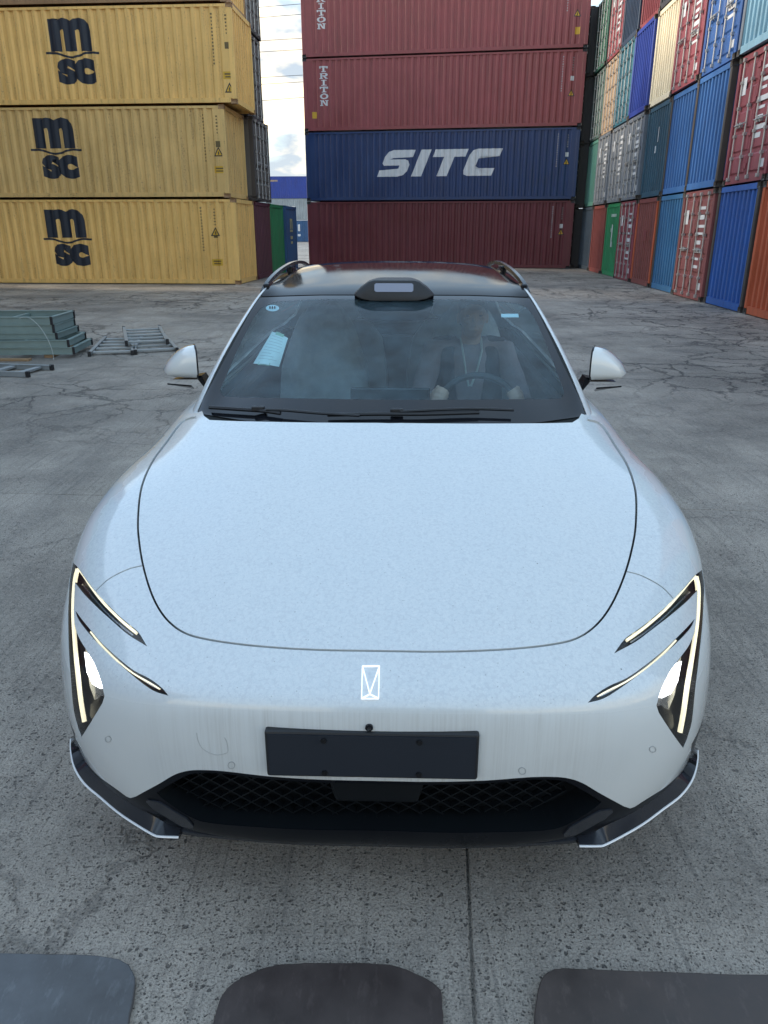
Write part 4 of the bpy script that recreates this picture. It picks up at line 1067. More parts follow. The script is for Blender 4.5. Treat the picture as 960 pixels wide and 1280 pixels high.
    for sx in (1, -1):
        mb = MB(); k = len(outer); f = lambda p: (p.x*sx, p.y, p.z)
        mb.v = [f(p) for p in outer] + [f(p) for p in inn3] + [f(p - Vector((0,0,.014))) for p in outer] + [f(p - Vector((0,0,.03))) for p in inn3]
        for i in range(k-1): mb.f += [(i, i+1, k+i+1, k+i), (2*k+i, 3*k+i, 3*k+i+1, 2*k+i+1), (i, 2*k+i, 2*k+i+1, i+1)]
        mb.f += [(0, k, 3*k, 2*k), (k-1, 3*k-1, 4*k-1, 2*k-1)]
        bl = mb.obj('lip_blade', M_BLADE, car, smooth=True)
        MB().tube([(p.x*sx, p.y - .001, p.z - .006) for p in outer], .0034, 6).obj('white_edge', M_WHITETRIM, bl, smooth=True)
    cl = smoothpts([(222,1041),(236,1044),(280,1049),(340,1054),(400,1057),(463,1058)], 4)
    o3 = [CARI @ on_z(u, v, .205) for u, v in cl]; o3[-1] = Vector((0, o3[-1].y, o3[-1].z))
    o3 += [Vector((-p.x, p.y, p.z)) for p in o3[-2::-1]]
    in_ = [p + Vector((-p.x*.04, .05, .045)) for p in o3]; mb = MB(); k = len(o3)
    mb.v = [tuple(p) for p in in_] + [tuple(p + Vector((0, -.004, .012))) for p in o3] + [tuple(p) for p in o3] + [tuple(p + Vector((-p.x*.04, .09, -.005))) for p in o3]
    for r in range(3):
        for i in range(k-1): mb.f.append((r*k+i, r*k+i+1, (r+1)*k+i+1, (r+1)*k+i))
    mb.obj('front_splitter', M_BLADE, car, smooth=True)
    B.ribbon('corner_fin', [(184,1000),(200,1008),(221,1021),(242,1033)], 11, M_BLADE, vo, off=.004, th=.012, taper=True)
    # ---------- headlights
    hl = []
    for m in (0, 1):
        h = B.region('headlight', LAm[m], M_LAMPBK, car, off=-.032, skirt=-.031, inset=.0012); hl.append(h)
        B.region('lens', LAm[m], M_LENS, h, off=-.0015, skirt=0)
        tag(h, 'left-leaning boomerang headlight with warm light strip and lit projector' if False else None)
    hb = []
    for m in (0, 1):
        h = B.region('light_slot', LBm[m], M_LAMPBK, car, off=-.022, skirt=-.021, inset=.0012); hb.append(h)
        B.region('lens', LBm[m], M_LENS, h, off=-.0015, skirt=0)
    B.ribbon('led_strip', smoothpts([(94.5,709),(101,716),(112,732),(127,751),(146,770),(160,782),(169,789)], 4), 3.3, M_LED, hl, off=-.006, th=.006)
    B.ribbon('led_strip', smoothpts([(93.5,710),(90.2,724),(88.6,745),(88.2,765),(88.9,785),(91,820),(93.8,850),(97,878),(101.5,904)], 4), 3.2, M_LED, hl, off=-.006, th=.006)
    B.ribbon('led_strip', smoothpts([(111.5,788.5),(126,806.5),(146,825.5),(166,841),(185,852),(198,860.5)], 4), 2.0, M_LED, hb, off=-.004, th=.005)
    B.ribbon('chrome_line', smoothpts([(97,728),(109,741),(126,759),(146,777),(163,790)], 4), 2.0, M_CHROME, hl, off=-.014, th=.004)
    B.ribbon('chrome_line', smoothpts([(118,797),(137,815),(157,833),(177,848.5),(193,859)], 4), 1.6, M_CHROME, hb, off=-.014, th=.004)
    B.disc('reflector', [(98,806),(106,816),(114,827),(121,842),(126,858),(127,868),(118,876),(108,878),(102,860),(98,830)], M_CHROME, hl, off=-.022, th=.008)
    B.disc('projector', [(99.5,813),(107,816.5),(114,826),(120.5,840),(124.5,855),(119,862),(109,856),(102,840)], M_BEAM, hl, off=-.014, th=.008)
    B.disc('lower_reflector', [(105,884),(118,872),(126,874),(118,890),(108,905),(104,898)], M_LAMPBK, hl, off=-.018, th=.006)
    # pale moulded sill below each lamp opening
    # ---------- emblem, camera, sensors, tow cover, plate
    em = []
    for k, seg in enumerate(([(452,833.2),(473.3,833)], [(452,833),(451,873.8)], [(473.3,833),(472.2,873.8)], [(451,873.8),(472.2,873.8)], [(453,836),(461.3,868)], [(472.3,836),(461.3,868)], [(452,873),(461.3,868.2),(471.5,873)])):
        P = []
        for (u, v) in seg: P.append((u + 1.0, v))
        em.append(P)
    mbs = MB()
    for k, P in enumerate(em):
        o = B.ribbon('emblem_stroke', P, 1.25, M_EMBLEM, bump_o, off=.003 + k*.0002, th=.004, both=False)
    tagp = None
    circ = lambda cx, cy, r, ry=None, n=14: [(cx + r*math.cos(2*math.pi*i/n), cy + (ry or r)*math.sin(2*math.pi*i/n)) for i in range(n)]
    cam_o = B.disc('front_camera', circ(461.5, 908.5, 5, 3.9), M_GBLACK, bump_o, off=.006, th=.008, both=False)[0]
    B.disc('camera_lens', circ(461.5, 908.5, 2.4, 1.9), M_LENS, cam_o, off=.0085, th=.003, both=False)
    for (u, v, r) in ((135.5,924,4.0), (289.5,956.5,4.6)):
        B.disc('parking_sensor', circ(u, v, r), M_LINE, bump_o, off=.0008, th=.002, rings=1, hole=.82)
    B.ribbon('tow_cover_seam', smoothpts([(246,916),(247.5,925),(252,934),(260,940),(271,943.5),(281,942),(285,939),(284,929),(281,922)], 4), .65, M_LINE2, bump_o, off=.0008, th=.002, both=False)
    # plate mount
    tl, br_ = CARI @ on_plane_y(333, 912.5), CARI @ on_plane_y(593, 977)
    w = .243; zc0, zc1 = .494, .619; pcx = (tl.x + br_.x)/2
    pl = MB().box(pcx-w, -.013, zc0, pcx+w, .03, zc1).obj('number_plate_mount', M_DBLACK, bump_o, bevel=.006)
    MB().box(pcx-w+.007, -.0155, zc0+.007, pcx+w-.007, -.0132, zc1-.007).obj('blank_plate', flat('navy_black_plate', (.012, .016, .024), .42, var=.08), pl)
    for sx in (-1, 1):
        for zz in (zc0+.016, zc1-.02):
            MB().lathe([(-.0045, 0.0005), (-.0045, .006), (0, .007)], n=12).obj('plate_screw', M_LAMPBK, pl, loc=(pcx + sx*.108, -.0155, zz), rot=(0, 0, R(90)))
    # ---------- greenhouse
    clear_h = [(490.5,374)] + smoothpts([(400,374),(350,377),(333,381),(323,389),(314,403),(297,437),(280,476),(275.5,487),(277.5,493),(286,496),(350,497.5),(440,499),(489,499.5)], 3)
    ch = G.pxl(clear_h, 8); ch[0] = ce(G, ch[0]); ch[-1] = ce(G, ch[-1]); clear = G.cut(G.sym(ch))
    oh = [(491,369.5)] + smoothpts([(400,369.5),(350,371),(328,372)], 3) + smoothpts([(325,372.5),(312.5,391),(286,440),(259.5,489),(253.5,500),(251,508)], 4)
    op = G.pxl(oh, 8); op[0] = ce(G, op[0]); op += [(.45, op[-1][1]), (.02, op[-1][1]), (.02, G.c)]; outer_ws = G.cut(G.sym(op))
    rh = [(491,368.3)] + smoothpts([(400,368.3),(350,369.6),(330,370.3)], 3) + [(327,369.5)]
    rp_ = G.pxl(rh, 8); rp_[0] = ce(G, rp_[0]); l0 = rp_[-1]
    rp_ += [(l0[0]+.35, l0[1]-.12), (l0[0]+.8, G.c-4.6), (4.4, G.c-4.75), (7.4, G.c-4.75), (7.7, G.c-4.0), (7.8, G.c)]
    roofp = G.cut(G.sym(rp_))
    rg = G.cut(G.sym([(7.95, G.c), (7.9, G.c-3.0), (8.05, G.c-3.7), (9.5, G.c-3.6), (9.6, G.c-3.0), (9.65, G.c)]))
    sw = [(1.25, G.c+6.55), (2.0, G.c+5.75), (3.0, G.c+5.3), (4.0, G.c+5.2), (6.0, G.c+5.2), (7.4, G.c+5.25), (8.1, G.c+5.6), (8.5, G.c+6.1), (8.0, G.c+6.6), (4.0, G.c+6.65)]
    sw = dens(sw + sw[:1], .35)[:-1]; sws = [G.cut(sw), G.cut(G.mir(sw))]
    G.solve(); I = G.inside
    cm = I(clear); wm = I(outer_ws) & ~cm; rm = I(roofp); rgm = I(rg); sm = [I(q) for q in sws]
    gapw = np.zeros(len(G.tri), bool)
    ws_o = G.region('windscreen', cm, M_WSGLASS, car, skirt=0)
    G.region('windscreen_border', wm, M_FRIT, ws_o, skirt=.004)
    roof_o = G.region('roof', rm, M_ROOF, car, skirt=.01)
    G.region('rear_window', rgm, glassy('dark_rear_glass', (.08, .09, .10), .03), car, skirt=0)
    for q in sm: G.region('side_window', q, M_SIDEGL, car, skirt=0)
    fr = ~cm & ~wm & ~rm & ~rgm & ~sm[0] & ~sm[1]
    strip = fr & (abs(G.cen[:, 1] - G.c) < 4.0) & (G.cen[:, 0] < 4.2)
    G.region('roof_seal', strip, M_SHELL, roof_o, off=-.003, skirt=.004); fr = fr & ~strip
    G.region('pillar_frame', fr, M_PAINT, car, skirt=.008)
    # roof rails
    for sx in (-1, 1):
        P = [(.660,2.47,1.388),(.653,2.54,1.416),(.643,2.64,1.442),(.629,2.80,1.468),(.617,3.0,1.486),(.607,3.22,1.495),(.597,3.5,1.49),(.589,3.75,1.46),(.585,3.86,1.42)]
        P = smoothpts(P, 4); mb = MB(); n = len(P); prof = [(-.013,-.009),(-.010,.008),(.008,.009),(.013,-.008)]
        for (a, b, c) in P: mb.v += [(sx*(a+q[0]), b, c+q[1]) for q in prof]
        for i in range(n-1):
            for k in range(4): j = (k+1) % 4; mb.f.append((i*4+k, i*4+j, (i+1)*4+j, (i+1)*4+k))
        mb.f += [(0,1,2,3), tuple((n-1)*4+k for k in range(4))]
        rl = mb.obj('roof_rail', M_RAIL, car, smooth=True)
        MB().box(sx*.605-.016, 3.05, 1.44, sx*.605+.016, 3.2, 1.488).obj('rail_foot', M_GBLACK, rl, bevel=.008)
        MB().box(sx*.645-.016, 2.50, 1.37, sx*.645+.016, 2.68, 1.425).obj('rail_foot', M_GBLACK, rl, bevel=.008)
    # roof camera pod
    pod = MB(); F = [(-.115,1.366),(.115,1.366),(.165,1.376),(.188,1.390),(.155,1.424),(.118,1.450),(.095,1.456),(-.095,1.456),(-.118,1.450),(-.155,1.424),(-.188,1.390),(-.165,1.376)]
    for (yy, sx_, zt) in ((2.236, .93, 1.452), (2.242, 1.0, 1.456), (2.34, 1.02, 1.457), (2.50, .9, 1.454), (2.66, .72, 1.447)):
        pod.v += [(p[0]*sx_, yy + .25*(p[1]-1.366)*(1 if yy < 2.3 else .3), 1.366 + (p[1]-1.366)*(zt-1.366)/.09) for p in F]
    for r in range(4):
        for k in range(12): q = (k+1) % 12; pod.f.append((r*12+k, r*12+q, (r+1)*12+q, (r+1)*12+k))
    pod.f.append(tuple(range(12))); pod_o = pod.obj('roof_camera_pod', M_DBLACK, roof_o, bevel=.003, smooth=True)
    wz = MB(); F2 = [(-.084,1.406),(.084,1.406),(.091,1.412),(.091,1.438),(.084,1.444),(-.084,1.444),(-.091,1.438),(-.091,1.412)]
    wz.v = [(p[0], 2.2335 + .25*(p[1]-1.366), p[1]) for p in F2] + [(p[0], 2.26 + .25*(p[1]-1.366), p[1]) for p in F2]
    wz.f = [tuple(range(8)), tuple(range(15, 7, -1))] + [(i, (i+1) % 8, 8+(i+1) % 8, 8+i) for i in range(8)]
    wz.obj('sensor_window', flat('pale_sensor_glass', (.20, .215, .29), .12, var=.04, Coat_Weight=1.0), pod_o)
    # wipers
    def gpt(u, v, off): return tuple(G.at([G.px(u, v)], off)[0])
    for a, b, c in (([(263,513.5),(300,516),(330,518),(352,521)], [(335,518.5),(360,519.5),(400,523),(450,526)], (325,516)),
                    ([(410,523),(470,522),(530,522),(598,520)], [(500,521),(540,519),(590,517.5),(640,519)], (496,519))):
        w_ = MB().tube([gpt(u, v, .018) for u, v in smoothpts(a, 4)], .008, 6).obj('wiper', M_DBLACK, car, smooth=True)
        MB().tube([gpt(u, v, .026) for u, v in smoothpts(b, 4)], .006, 6).obj('wiper_arm', M_DBLACK, w_, smooth=True)
        p = Vector(gpt(*c, .024)); MB().box(p.x-.025, p.y-.012, p.z-.012, p.x+.025, p.y+.012, p.z+.008).obj('wiper_joint', M_DBLACK, w_, bevel=.004)
    # stickers on the glass
    st = G.disc('round_sticker', circ(340.5, 384.3, 8.2, 4.0, 18), M_TEALST, ws_o, off=-.003, th=.001, both=False)[0]
    for du in (-3.0, 0, 3.0): G.disc('sticker_mark', circ(340.5+du, 384.3, 1.0, 1.9, 8), M_DBLACK, st, off=.0005, th=.001, rings=1, both=False)
    G.disc('white_sticker', [(626.5,391.6),(648,391.4),(648.6,395.8),(627,396)], M_TEALST, ws_o, off=-.003, th=.001, both=False)
    sheet = G.disc('sensor_cowl', [(447,372),(539,372),(541,380),(536,395),(528,399),(460,399),(452,396),(447,385)], M_COWL, ws_o, off=-.006, th=.002, both=False)[0]
    # paper notice curling behind the glass, top-level
    pp = empty('paper_notice', (0, 0, 0), 0, 'curled pale paper notice stuck behind the windscreen on the passenger side', 'paper')
    pp.location = CARM @ Vector(gpt(335, 455, -.01)); pp.rotation_euler = (0, 0, -CARYAW); io = CARI @ pp.location
    TLp, TRp, BLp, BRp = [Vector(gpt(u, v, -.014)) for u, v in ((339,411),(359,419),(313,453),(346,457))]
    mb = MB(); nu, nv = 10, 12; lines = MB()
    def pt(a, b, o=0.0):
        p = (TLp*(1-a) + TRp*a)*(1-b) + (BLp*(1-a) + BRp*a)*b
        curl = .045*math.sin(math.pi*a)*(0.2 + .8*b)
        return p + Vector((0, .35, -.93)) * (-.0) + Vector((0, -.35, .9)) * 0 + Vector((0, .5, .8))*0 + Vector((0, -.2, .45))*curl*(.6) + Vector((0, .04*abs(2*a-1)**2*b + o, 0))
    for i in range(nv+1):
        for j in range(nu+1): mb.v.append(tuple(pt(j/nu, i/nv) - io))
    for i in range(nv):
        for j in range(nu): k = i*(nu+1)+j; mb.f.append((k, k+1, k+nu+2, k+nu+1))
    mb.obj('sheet', M_PAPER, pp, smooth=True)
    rr = random.Random(5)
    for r in range(9):
        b0 = .1 + r*.09; a0, a1 = .12, .55 + .35*rr.random(); n0 = len(lines.v)
        for q in range(7):
            a = a0 + (a1-a0)*q/6; lines.v += [tuple(pt(a, b0, -.002) - io), tuple(pt(a, b0+.018, -.002) - io)]
        for q in range(6): lines.f.append((n0+2*q, n0+2*q+2, n0+2*q+3, n0+2*q+1))
    lines.obj('print_lines', M_PRINT, pp)
    MB().add([tuple(pt(a, b, -.003) - io) for a, b in ((.25,-.05),(.75,-.05),(.75,.05),(.25,.05))], [(0,1,2,3)]).obj('tape', M_TAPE, pp)
    MB().add([tuple(pt(a, b, -.003) - io) for a, b in ((.25,.93),(.7,.93),(.7,1.02),(.25,1.02))], [(0,1,2,3)]).obj('tape', M_TAPE, pp)
    # ---------- door mirrors
    for sx in (-1, 1):
        mb = MB(); n, m = 18, 11
        # sections from the glass side (inboard) to the rounded outboard tip
        for i in range(m):
            f = i/(m-1); e = (1 - f**3.8)**.4 if f < 1 else 0
            xx = .893 + .152*f; top = 1.186 - .094*f**1.9; bot = 1.036 + .004*f; zc = (top+bot)/2 - .004*f; hz = (top-bot)/2*max(e, .02)**.55; hy = .085*max(e, .02)**.7
            for k in range(n):
                t = 2*math.pi*k/n; cs, sn_ = math.cos(t), math.sin(t); pw = lambda q: math.copysign(abs(q)**.72, q)
                yy = 2.06 + .015*f + (pw(cs)*hy if cs < 0 else cs*.03)
                mb.v.append((sx*(xx + .34*(yy-2.0)), yy, zc + pw(sn_)*hz))
        for i in range(m-1):
            for k in range(n): j = (k+1) % n; mb.f.append((i*n+k, i*n+j, (i+1)*n+j, (i+1)*n+k))
        mb.f += [tuple(range(n)), tuple((m-1)*n + k for k in range(n))]
        mo = mb.obj('door_mirror', M_PAINT, car, smooth=True)
        b2 = MB(); 
        for i, (xx, grow) in enumerate(((.885, .93), (.888, .995), (.895, .985))):
            for k in range(n):
                t = 2*math.pi*k/n; pw = lambda q: math.copysign(abs(q)**.72, q); cs = math.cos(t)
                yq = 2.06 + (pw(cs)*.083 if cs < 0 else cs*.031)*grow; b2.v.append((sx*(xx + .34*(yq-2.0)), yq, 1.109 + pw(math.sin(t))*.0805*grow))
        for i in range(2):
            for k in range(n): j = (k+1) % n; b2.f.append((i*n+k, i*n+j, (i+1)*n+j, (i+1)*n+k))
        b2.f += [tuple(range(n)), tuple(2*n+k for k in range(n))]
        b2.obj('mirror_rim', M_GBLACK, mo, smooth=True)
        MB().box(-.05, -.004, -.05, .05, .003, .035).obj('mirror_glass', M_CHROME, mo, bevel=.003, loc=(sx*.965, 2.088, 1.095))
        st_ = MB(); st_.add([(sx*.83,2.0,.93),(sx*.83,2.16,.93),(sx*.86,2.13,.975),(sx*.86,2.03,.975),(sx*.90,2.03,1.03),(sx*.90,2.11,1.03),(sx*1.02,2.04,1.028),(sx*1.02,2.09,1.028),
             (sx*.88,2.03,1.05),(sx*.88,2.11,1.05)], [(0,1,2,3),(3,2,5,4),(4,5,7,6),(0,3,4,8),(1,9,5,2),(8,9,7,6),(0,8,9,1),(8,4,6),(9,7,5)])
        st_.obj('mirror_stalk', M_GBLACK, mo)
        MB().add([(sx*.92,1.99,1.012),(sx*1.035,2.0,1.018),(sx*1.045,2.03,1.013),(sx*.93,2.06,.988),(sx*.92,1.99,1.004),(sx*1.035,2.0,1.011),(sx*1.045,2.03,1.007),(sx*.93,2.06,.980)],
            [(0,1,2,3),(4,7,6,5),(0,4,5,1),(1,5,6,2),(2,6,7,3),(3,7,4,0)]).obj('camera_wing', M_GBLACK, mo, bevel=.002, seg=1)
    # ---------- running gear
    MB().box(-.80, .42, .19, .80, 4.55, .30).obj('underbody', M_DBLACK, car, bevel=.03)
    tyre = MB().lathe([(-.118,.235),(-.128,.29),(-.120,.335),(-.095,.358),(0,.364),(.095,.358),(.120,.335),(.128,.29),(.118,.235)], n=48).mesh('tyre', True)
    rim = MB().lathe([(-.118,.238),(-.10,.225),(.08,.215),(.108,.238)], n=48); rim.lathe([(.05,.012),(.07,.05),(.06,.07)], n=24)
    for k in range(10):
        a = 2*math.pi*k/10
        for q in (-.09, .09):
            p0 = (.055, .055*math.cos(a), .055*math.sin(a)); p1 = (.085, .226*math.cos(a+q), .226*math.sin(a+q)); rim.tube([p0, p1], [.014, .010], 5)
    rim = rim.mesh('rim', True); disc_m = MB().lathe([(-.02,.06),(-.02,.17),(.0,.17),(.0,.06)], n=32, closed=True).mesh('brake_disc')
    for wy in WY:
        for sx in (-1, 1):
            w_ = empty('wheel', (sx*.845, wy, .364)); w_.parent = car; w_.rotation_euler = (0, 0, 0 if sx > 0 else math.pi)
            for nm, me, mt in (('tyre', tyre, M_RUBBER), ('rim', rim, M_ALLOY), ('brake_disc', disc_m, M_CHROME)): link(nm, me, mt, w_)
            ar = MB(); n = 24
            for i in range(n+1):
                t = math.pi*i/n*1.1 - .05*math.pi; ar.v += [(sx*.62, wy + .40*math.cos(t), .365 + .40*math.sin(t)), (sx*.955, wy + .398*math.cos(t), .365 + .398*math.sin(t))]
            for i in range(n): ar.f.append((2*i, 2*i+1, 2*i+3, 2*i+2))
            ar.v.append((sx*.62, wy, .365)); c_ = len(ar.v)-1
            for i in range(n): ar.f.append((2*i, 2*i+2, c_))
            ar.obj('wheel_arch_liner', M_DBLACK, car)
    # tail lights
    tl_ = MB().tube([(-.78,4.70,.93)] + [(xx, 4.812 - .12*abs(xx/.78)**2.5, .93) for xx in np.linspace(-.7,.7,15)] + [(.78,4.70,.93)], .018, 6).obj('tail_light', flat('red_lens', (.3, .01, .01), .2), car)
    return B, G, ws_o
def on_plane_y(u, v, yy=CARY): d = ray(u, v); return Vector((0, 0, HC)) + d * (yy / d.y)
M_FRIT = flat('black_windscreen_border', (.010, .011, .014), .06, var=.05)
M_ROOF = flat('dark_glass_roof', (.010, .010, .012), .06, var=.05, Specular_IOR_Level=.1)
M_RAIL = flat('satin_roof_rail', (.035, .037, .04), .25, .3)
M_TEALST = flat('pale_sticker', (.62, .74, .74), .6)
M_PAPER = flat('pale_paper', (.66, .76, .72), .7)
M_PRINT = flat('grey_print', (.46, .54, .52), .7)
M_TAPE = flat('green_tape', (.30, .48, .34), .5)
BODY, GREEN, WS = build_car()
# ---------------------------------------------------------------- cabin
M_CABIN = flat('charcoal_cabin_trim', (.035, .040, .042), .6, bump=.1, scale=50)
M_SEAT = flat('pale_grey_seat_leather', (.22, .23, .23), .5, bump=.15, scale=18)
M_SCREEN = flat('dark_screen', (.02, .03, .035), .12)
def film_mat():
    m = glassy('protective_plastic_film', (.88, .92, .91), .48, (.82, .86, .86), .18, even=True)
    return m
M_FILM = film_mat()
def loft(sections, n=20, pw=.6, cap=True):
    """rounded-rectangle sections: (centre, half width, half depth, axis vectors) stacked into a closed skin"""
    mb = MB()
    for c, hw, hd, a, b in sections:
        c, a, b = Vector(c), Vector(a), Vector(b)
        for k in range(n):
            t = 2*math.pi*k/n; f = lambda q: math.copysign(abs(q)**pw, q)
            mb.v.append(tuple(c + a*hw*f(math.cos(t)) + b*hd*f(math.sin(t))))
    m = len(sections)
    for i in range(m-1):
        for k in range(n): j = (k+1) % n; mb.f.append((i*n+k, i*n+j, (i+1)*n+j, (i+1)*n+k))
    if cap: mb.f += [tuple(range(n-1, -1, -1)), tuple((m-1)*n + k for k in range(n))]
    return mb
XA, YA = (1, 0, 0), (0, 1, 0)
def seat(cx, y0=0.0, film=True, wide=.25, nm='front_seat'):
    c = loft([((cx, 2.55+y0, .36), wide*.9, .24, XA, YA), ((cx, 2.55+y0, .42), wide, .27, XA, YA), ((cx, 2.55+y0, .50), wide, .27, XA, YA), ((cx, 2.57+y0, .54), wide*.85, .22, XA, YA)])
    root = c.obj(nm, M_SEAT, car, smooth=True)
    S = [((cx, 2.78+y0, .46), wide*.88, .06, XA, YA), ((cx, 2.81+y0, .58), wide, .075, XA, YA), ((cx, 2.87+y0, .80), wide*.98, .08, XA, YA), ((cx, 2.93+y0, 1.0), wide*.86, .07, XA, YA), ((cx, 2.96+y0, 1.10), wide*.6, .05, XA, YA), ((cx, 2.965+y0, 1.115), wide*.4, .03, XA, YA)]
    loft(S).obj('backrest', M_SEAT, root, smooth=True)
    Hh = [((cx, 2.94+y0, 1.10), .06, .02, XA, YA), ((cx, 2.93+y0, 1.15), .125, .045, XA, YA), ((cx, 2.94+y0, 1.20), .125, .05, XA, YA), ((cx, 2.95+y0, 1.25), .10, .04, XA, YA), ((cx, 2.95+y0, 1.265), .06, .02, XA, YA)]
    loft(Hh).obj('headrest', M_SEAT, root, smooth=True)
    if film:
        rn = random.Random(int(cx*100)); F = []
        for (c_, hw, hd, a, b) in [((cx, 2.80+y0, .60), wide*1.03, .10, XA, YA), ((cx, 2.85+y0, .80), wide*1.05, .115, XA, YA), ((cx, 2.88+y0, .95), wide*.98, .12, XA, YA), ((cx, 2.91+y0, 1.07), wide*.84, .11, XA, YA), ((cx, 2.925+y0, 1.17), wide*.66, .10, XA, YA), ((cx, 2.93+y0, 1.24), wide*.50, .085, XA, YA), ((cx, 2.94+y0, 1.285), wide*.30, .05, XA, YA), ((cx, 2.94+y0, 1.295), wide*.12, .02, XA, YA)]:
            F.append((c_, hw, hd, a, b))
        fb = loft(F, 28, .9)
        fb.v = [(v[0] + rn.uniform(-.012, .012), v[1] + rn.uniform(-.014, .014), v[2] + rn.uniform(-.01, .01)) for v in fb.v]
        fb.obj('plastic_cover', M_FILM, root, smooth=True)
    return root
def cabin():
    seat(-.40); seat(.40, .04)
    seat(-.36, .82, False, .30, 'rear_seat'); seat(.36, .82, False, .30, 'rear_seat')
    # dashboard
    d = MB(); prof = [(1.52,.86),(1.60,.93),(1.80,.945),(1.98,.95),(2.06,.93),(2.07,.86),(2.02,.72),(1.9,.55),(1.5,.5)]
    d.prism([(p[0], p[1]) for p in prof], -.74, .74, 'x'); dash = d.obj('dashboard', M_CABIN, car, bevel=.015)
    MB().box(-.19, 1.965, .835, .17, 1.985, 1.008).obj('centre_screen', M_SCREEN, dash, bevel=.006)
    MB().box(-.72, 1.70, .945, .72, 1.715, .985).obj('display_strip', M_SCREEN, dash, bevel=.004)
    MB().box(-.12, 2.02, .40, .12, 2.85, .62).obj('centre_console', M_CABIN, car, bevel=.03)
    MB().box(-.74, 1.5, .30, .74, 4.3, .34).obj('cabin_floor', M_CABIN, car)
    for sx in (-1, 1): MB().box(sx*.80-.03, 1.72, .34, sx*.80+.03, 4.2, .92).obj('door_lining', M_CABIN, car, bevel=.02)
    MB().box(-.70, 3.95, .34, .70, 4.05, .98).obj('luggage_bulkhead', M_CABIN, car)
    loft([((0, 2.25, 1.268), .115, .018, XA, YA), ((0, 2.248, 1.276), .125, .022, XA, YA), ((0, 2.26, 1.318), .125, .022, XA, YA), ((0, 2.262, 1.324), .11, .018, XA, YA)], 20, .5).obj('rear_view_mirror', M_DBLACK, car, smooth=True)
    # steering wheel
    C = Vector((.40, 2.08, .885)); tilt = R(24); ax = Vector((1, 0, 0)); ay = Vector((0, math.sin(tilt), math.cos(tilt)))
    ringp = [C + ax*(.185*math.cos(t)) + ay*(.165*math.sin(t)*(1 if math.sin(t) > 0 else .85)) for t in np.linspace(0, 2*math.pi, 41)]
    sw = MB().tube(ringp, .016, 8, caps=False).obj('steering_wheel', M_CABIN, car, smooth=True)
    hub = MB(); hub.box(-.07, -.03, -.05, .07, .02, .05); hub.obj('wheel_hub', M_CABIN, sw, bevel=.02, loc=tuple(C + Vector((0, .0, -.005))), rot=(-tilt, 0, 0))
    for e in (-1, 1): MB().tube([C + ax*e*.05, C + ax*e*.178], [.016, .012], 6).obj('wheel_spoke', M_CABIN, sw)
    MB().tube([C + Vector((0, -.02, -.02)), C + Vector((0, -.30, -.16))], .03, 10).obj('steering_column', M_CABIN, sw)
    return C, ax, ay
SWC, SWX, SWY = cabin()
# ---------------------------------------------------------------- driver
M_SKIN = flat('warm_skin', (.56, .35, .25), .5, var=.08, scale=20, Subsurface_Weight=.0)
M_HAIR = flat('black_hair', (.012, .011, .010), .5, scale=60)
M_SHIRT = flat('dusty_rose_shirt', (.27, .21, .21), .8, bump=.3, scale=30)
M_VEST = flat('dark_navy_vest', (.016, .02, .028), .75, bump=.3, scale=30)
M_TROU = flat('dark_trousers', (.02, .021, .025), .8)
M_LANY = flat('pale_lanyard', (.55, .58, .52), .6)
def ellip(mb, c, r, n=16, m=10, rot=None):
    b = len(mb.v); c = Vector(c)
    for i in range(m+1):
        ph = math.pi*i/m
        for k in range(n):
            t = 2*math.pi*k/n; p = Vector((r[0]*math.sin(ph)*math.cos(t), r[1]*math.sin(ph)*math.sin(t), r[2]*math.cos(ph)))
            if rot: p = rot @ p
            mb.v.append(tuple(c + p))
    for i in range(m):
        for k in range(n): j = (k+1) % n; mb.f.append((b+i*n+k, b+(i+1)*n+k, b+(i+1)*n+j, b+i*n+j))
def fused(name, mb, mat, parent, vox, it=6, fac=.5):
    me = mkmesh(name, mb.v, mb.f); o = link(name, me, mat, parent)
    m = o.modifiers.new('fuse', 'REMESH'); m.mode = 'VOXEL'; m.voxel_size = vox; m.use_smooth_shade = True
    s = o.modifiers.new('soft', 'SMOOTH'); s.iterations = it; s.factor = fac
    return o
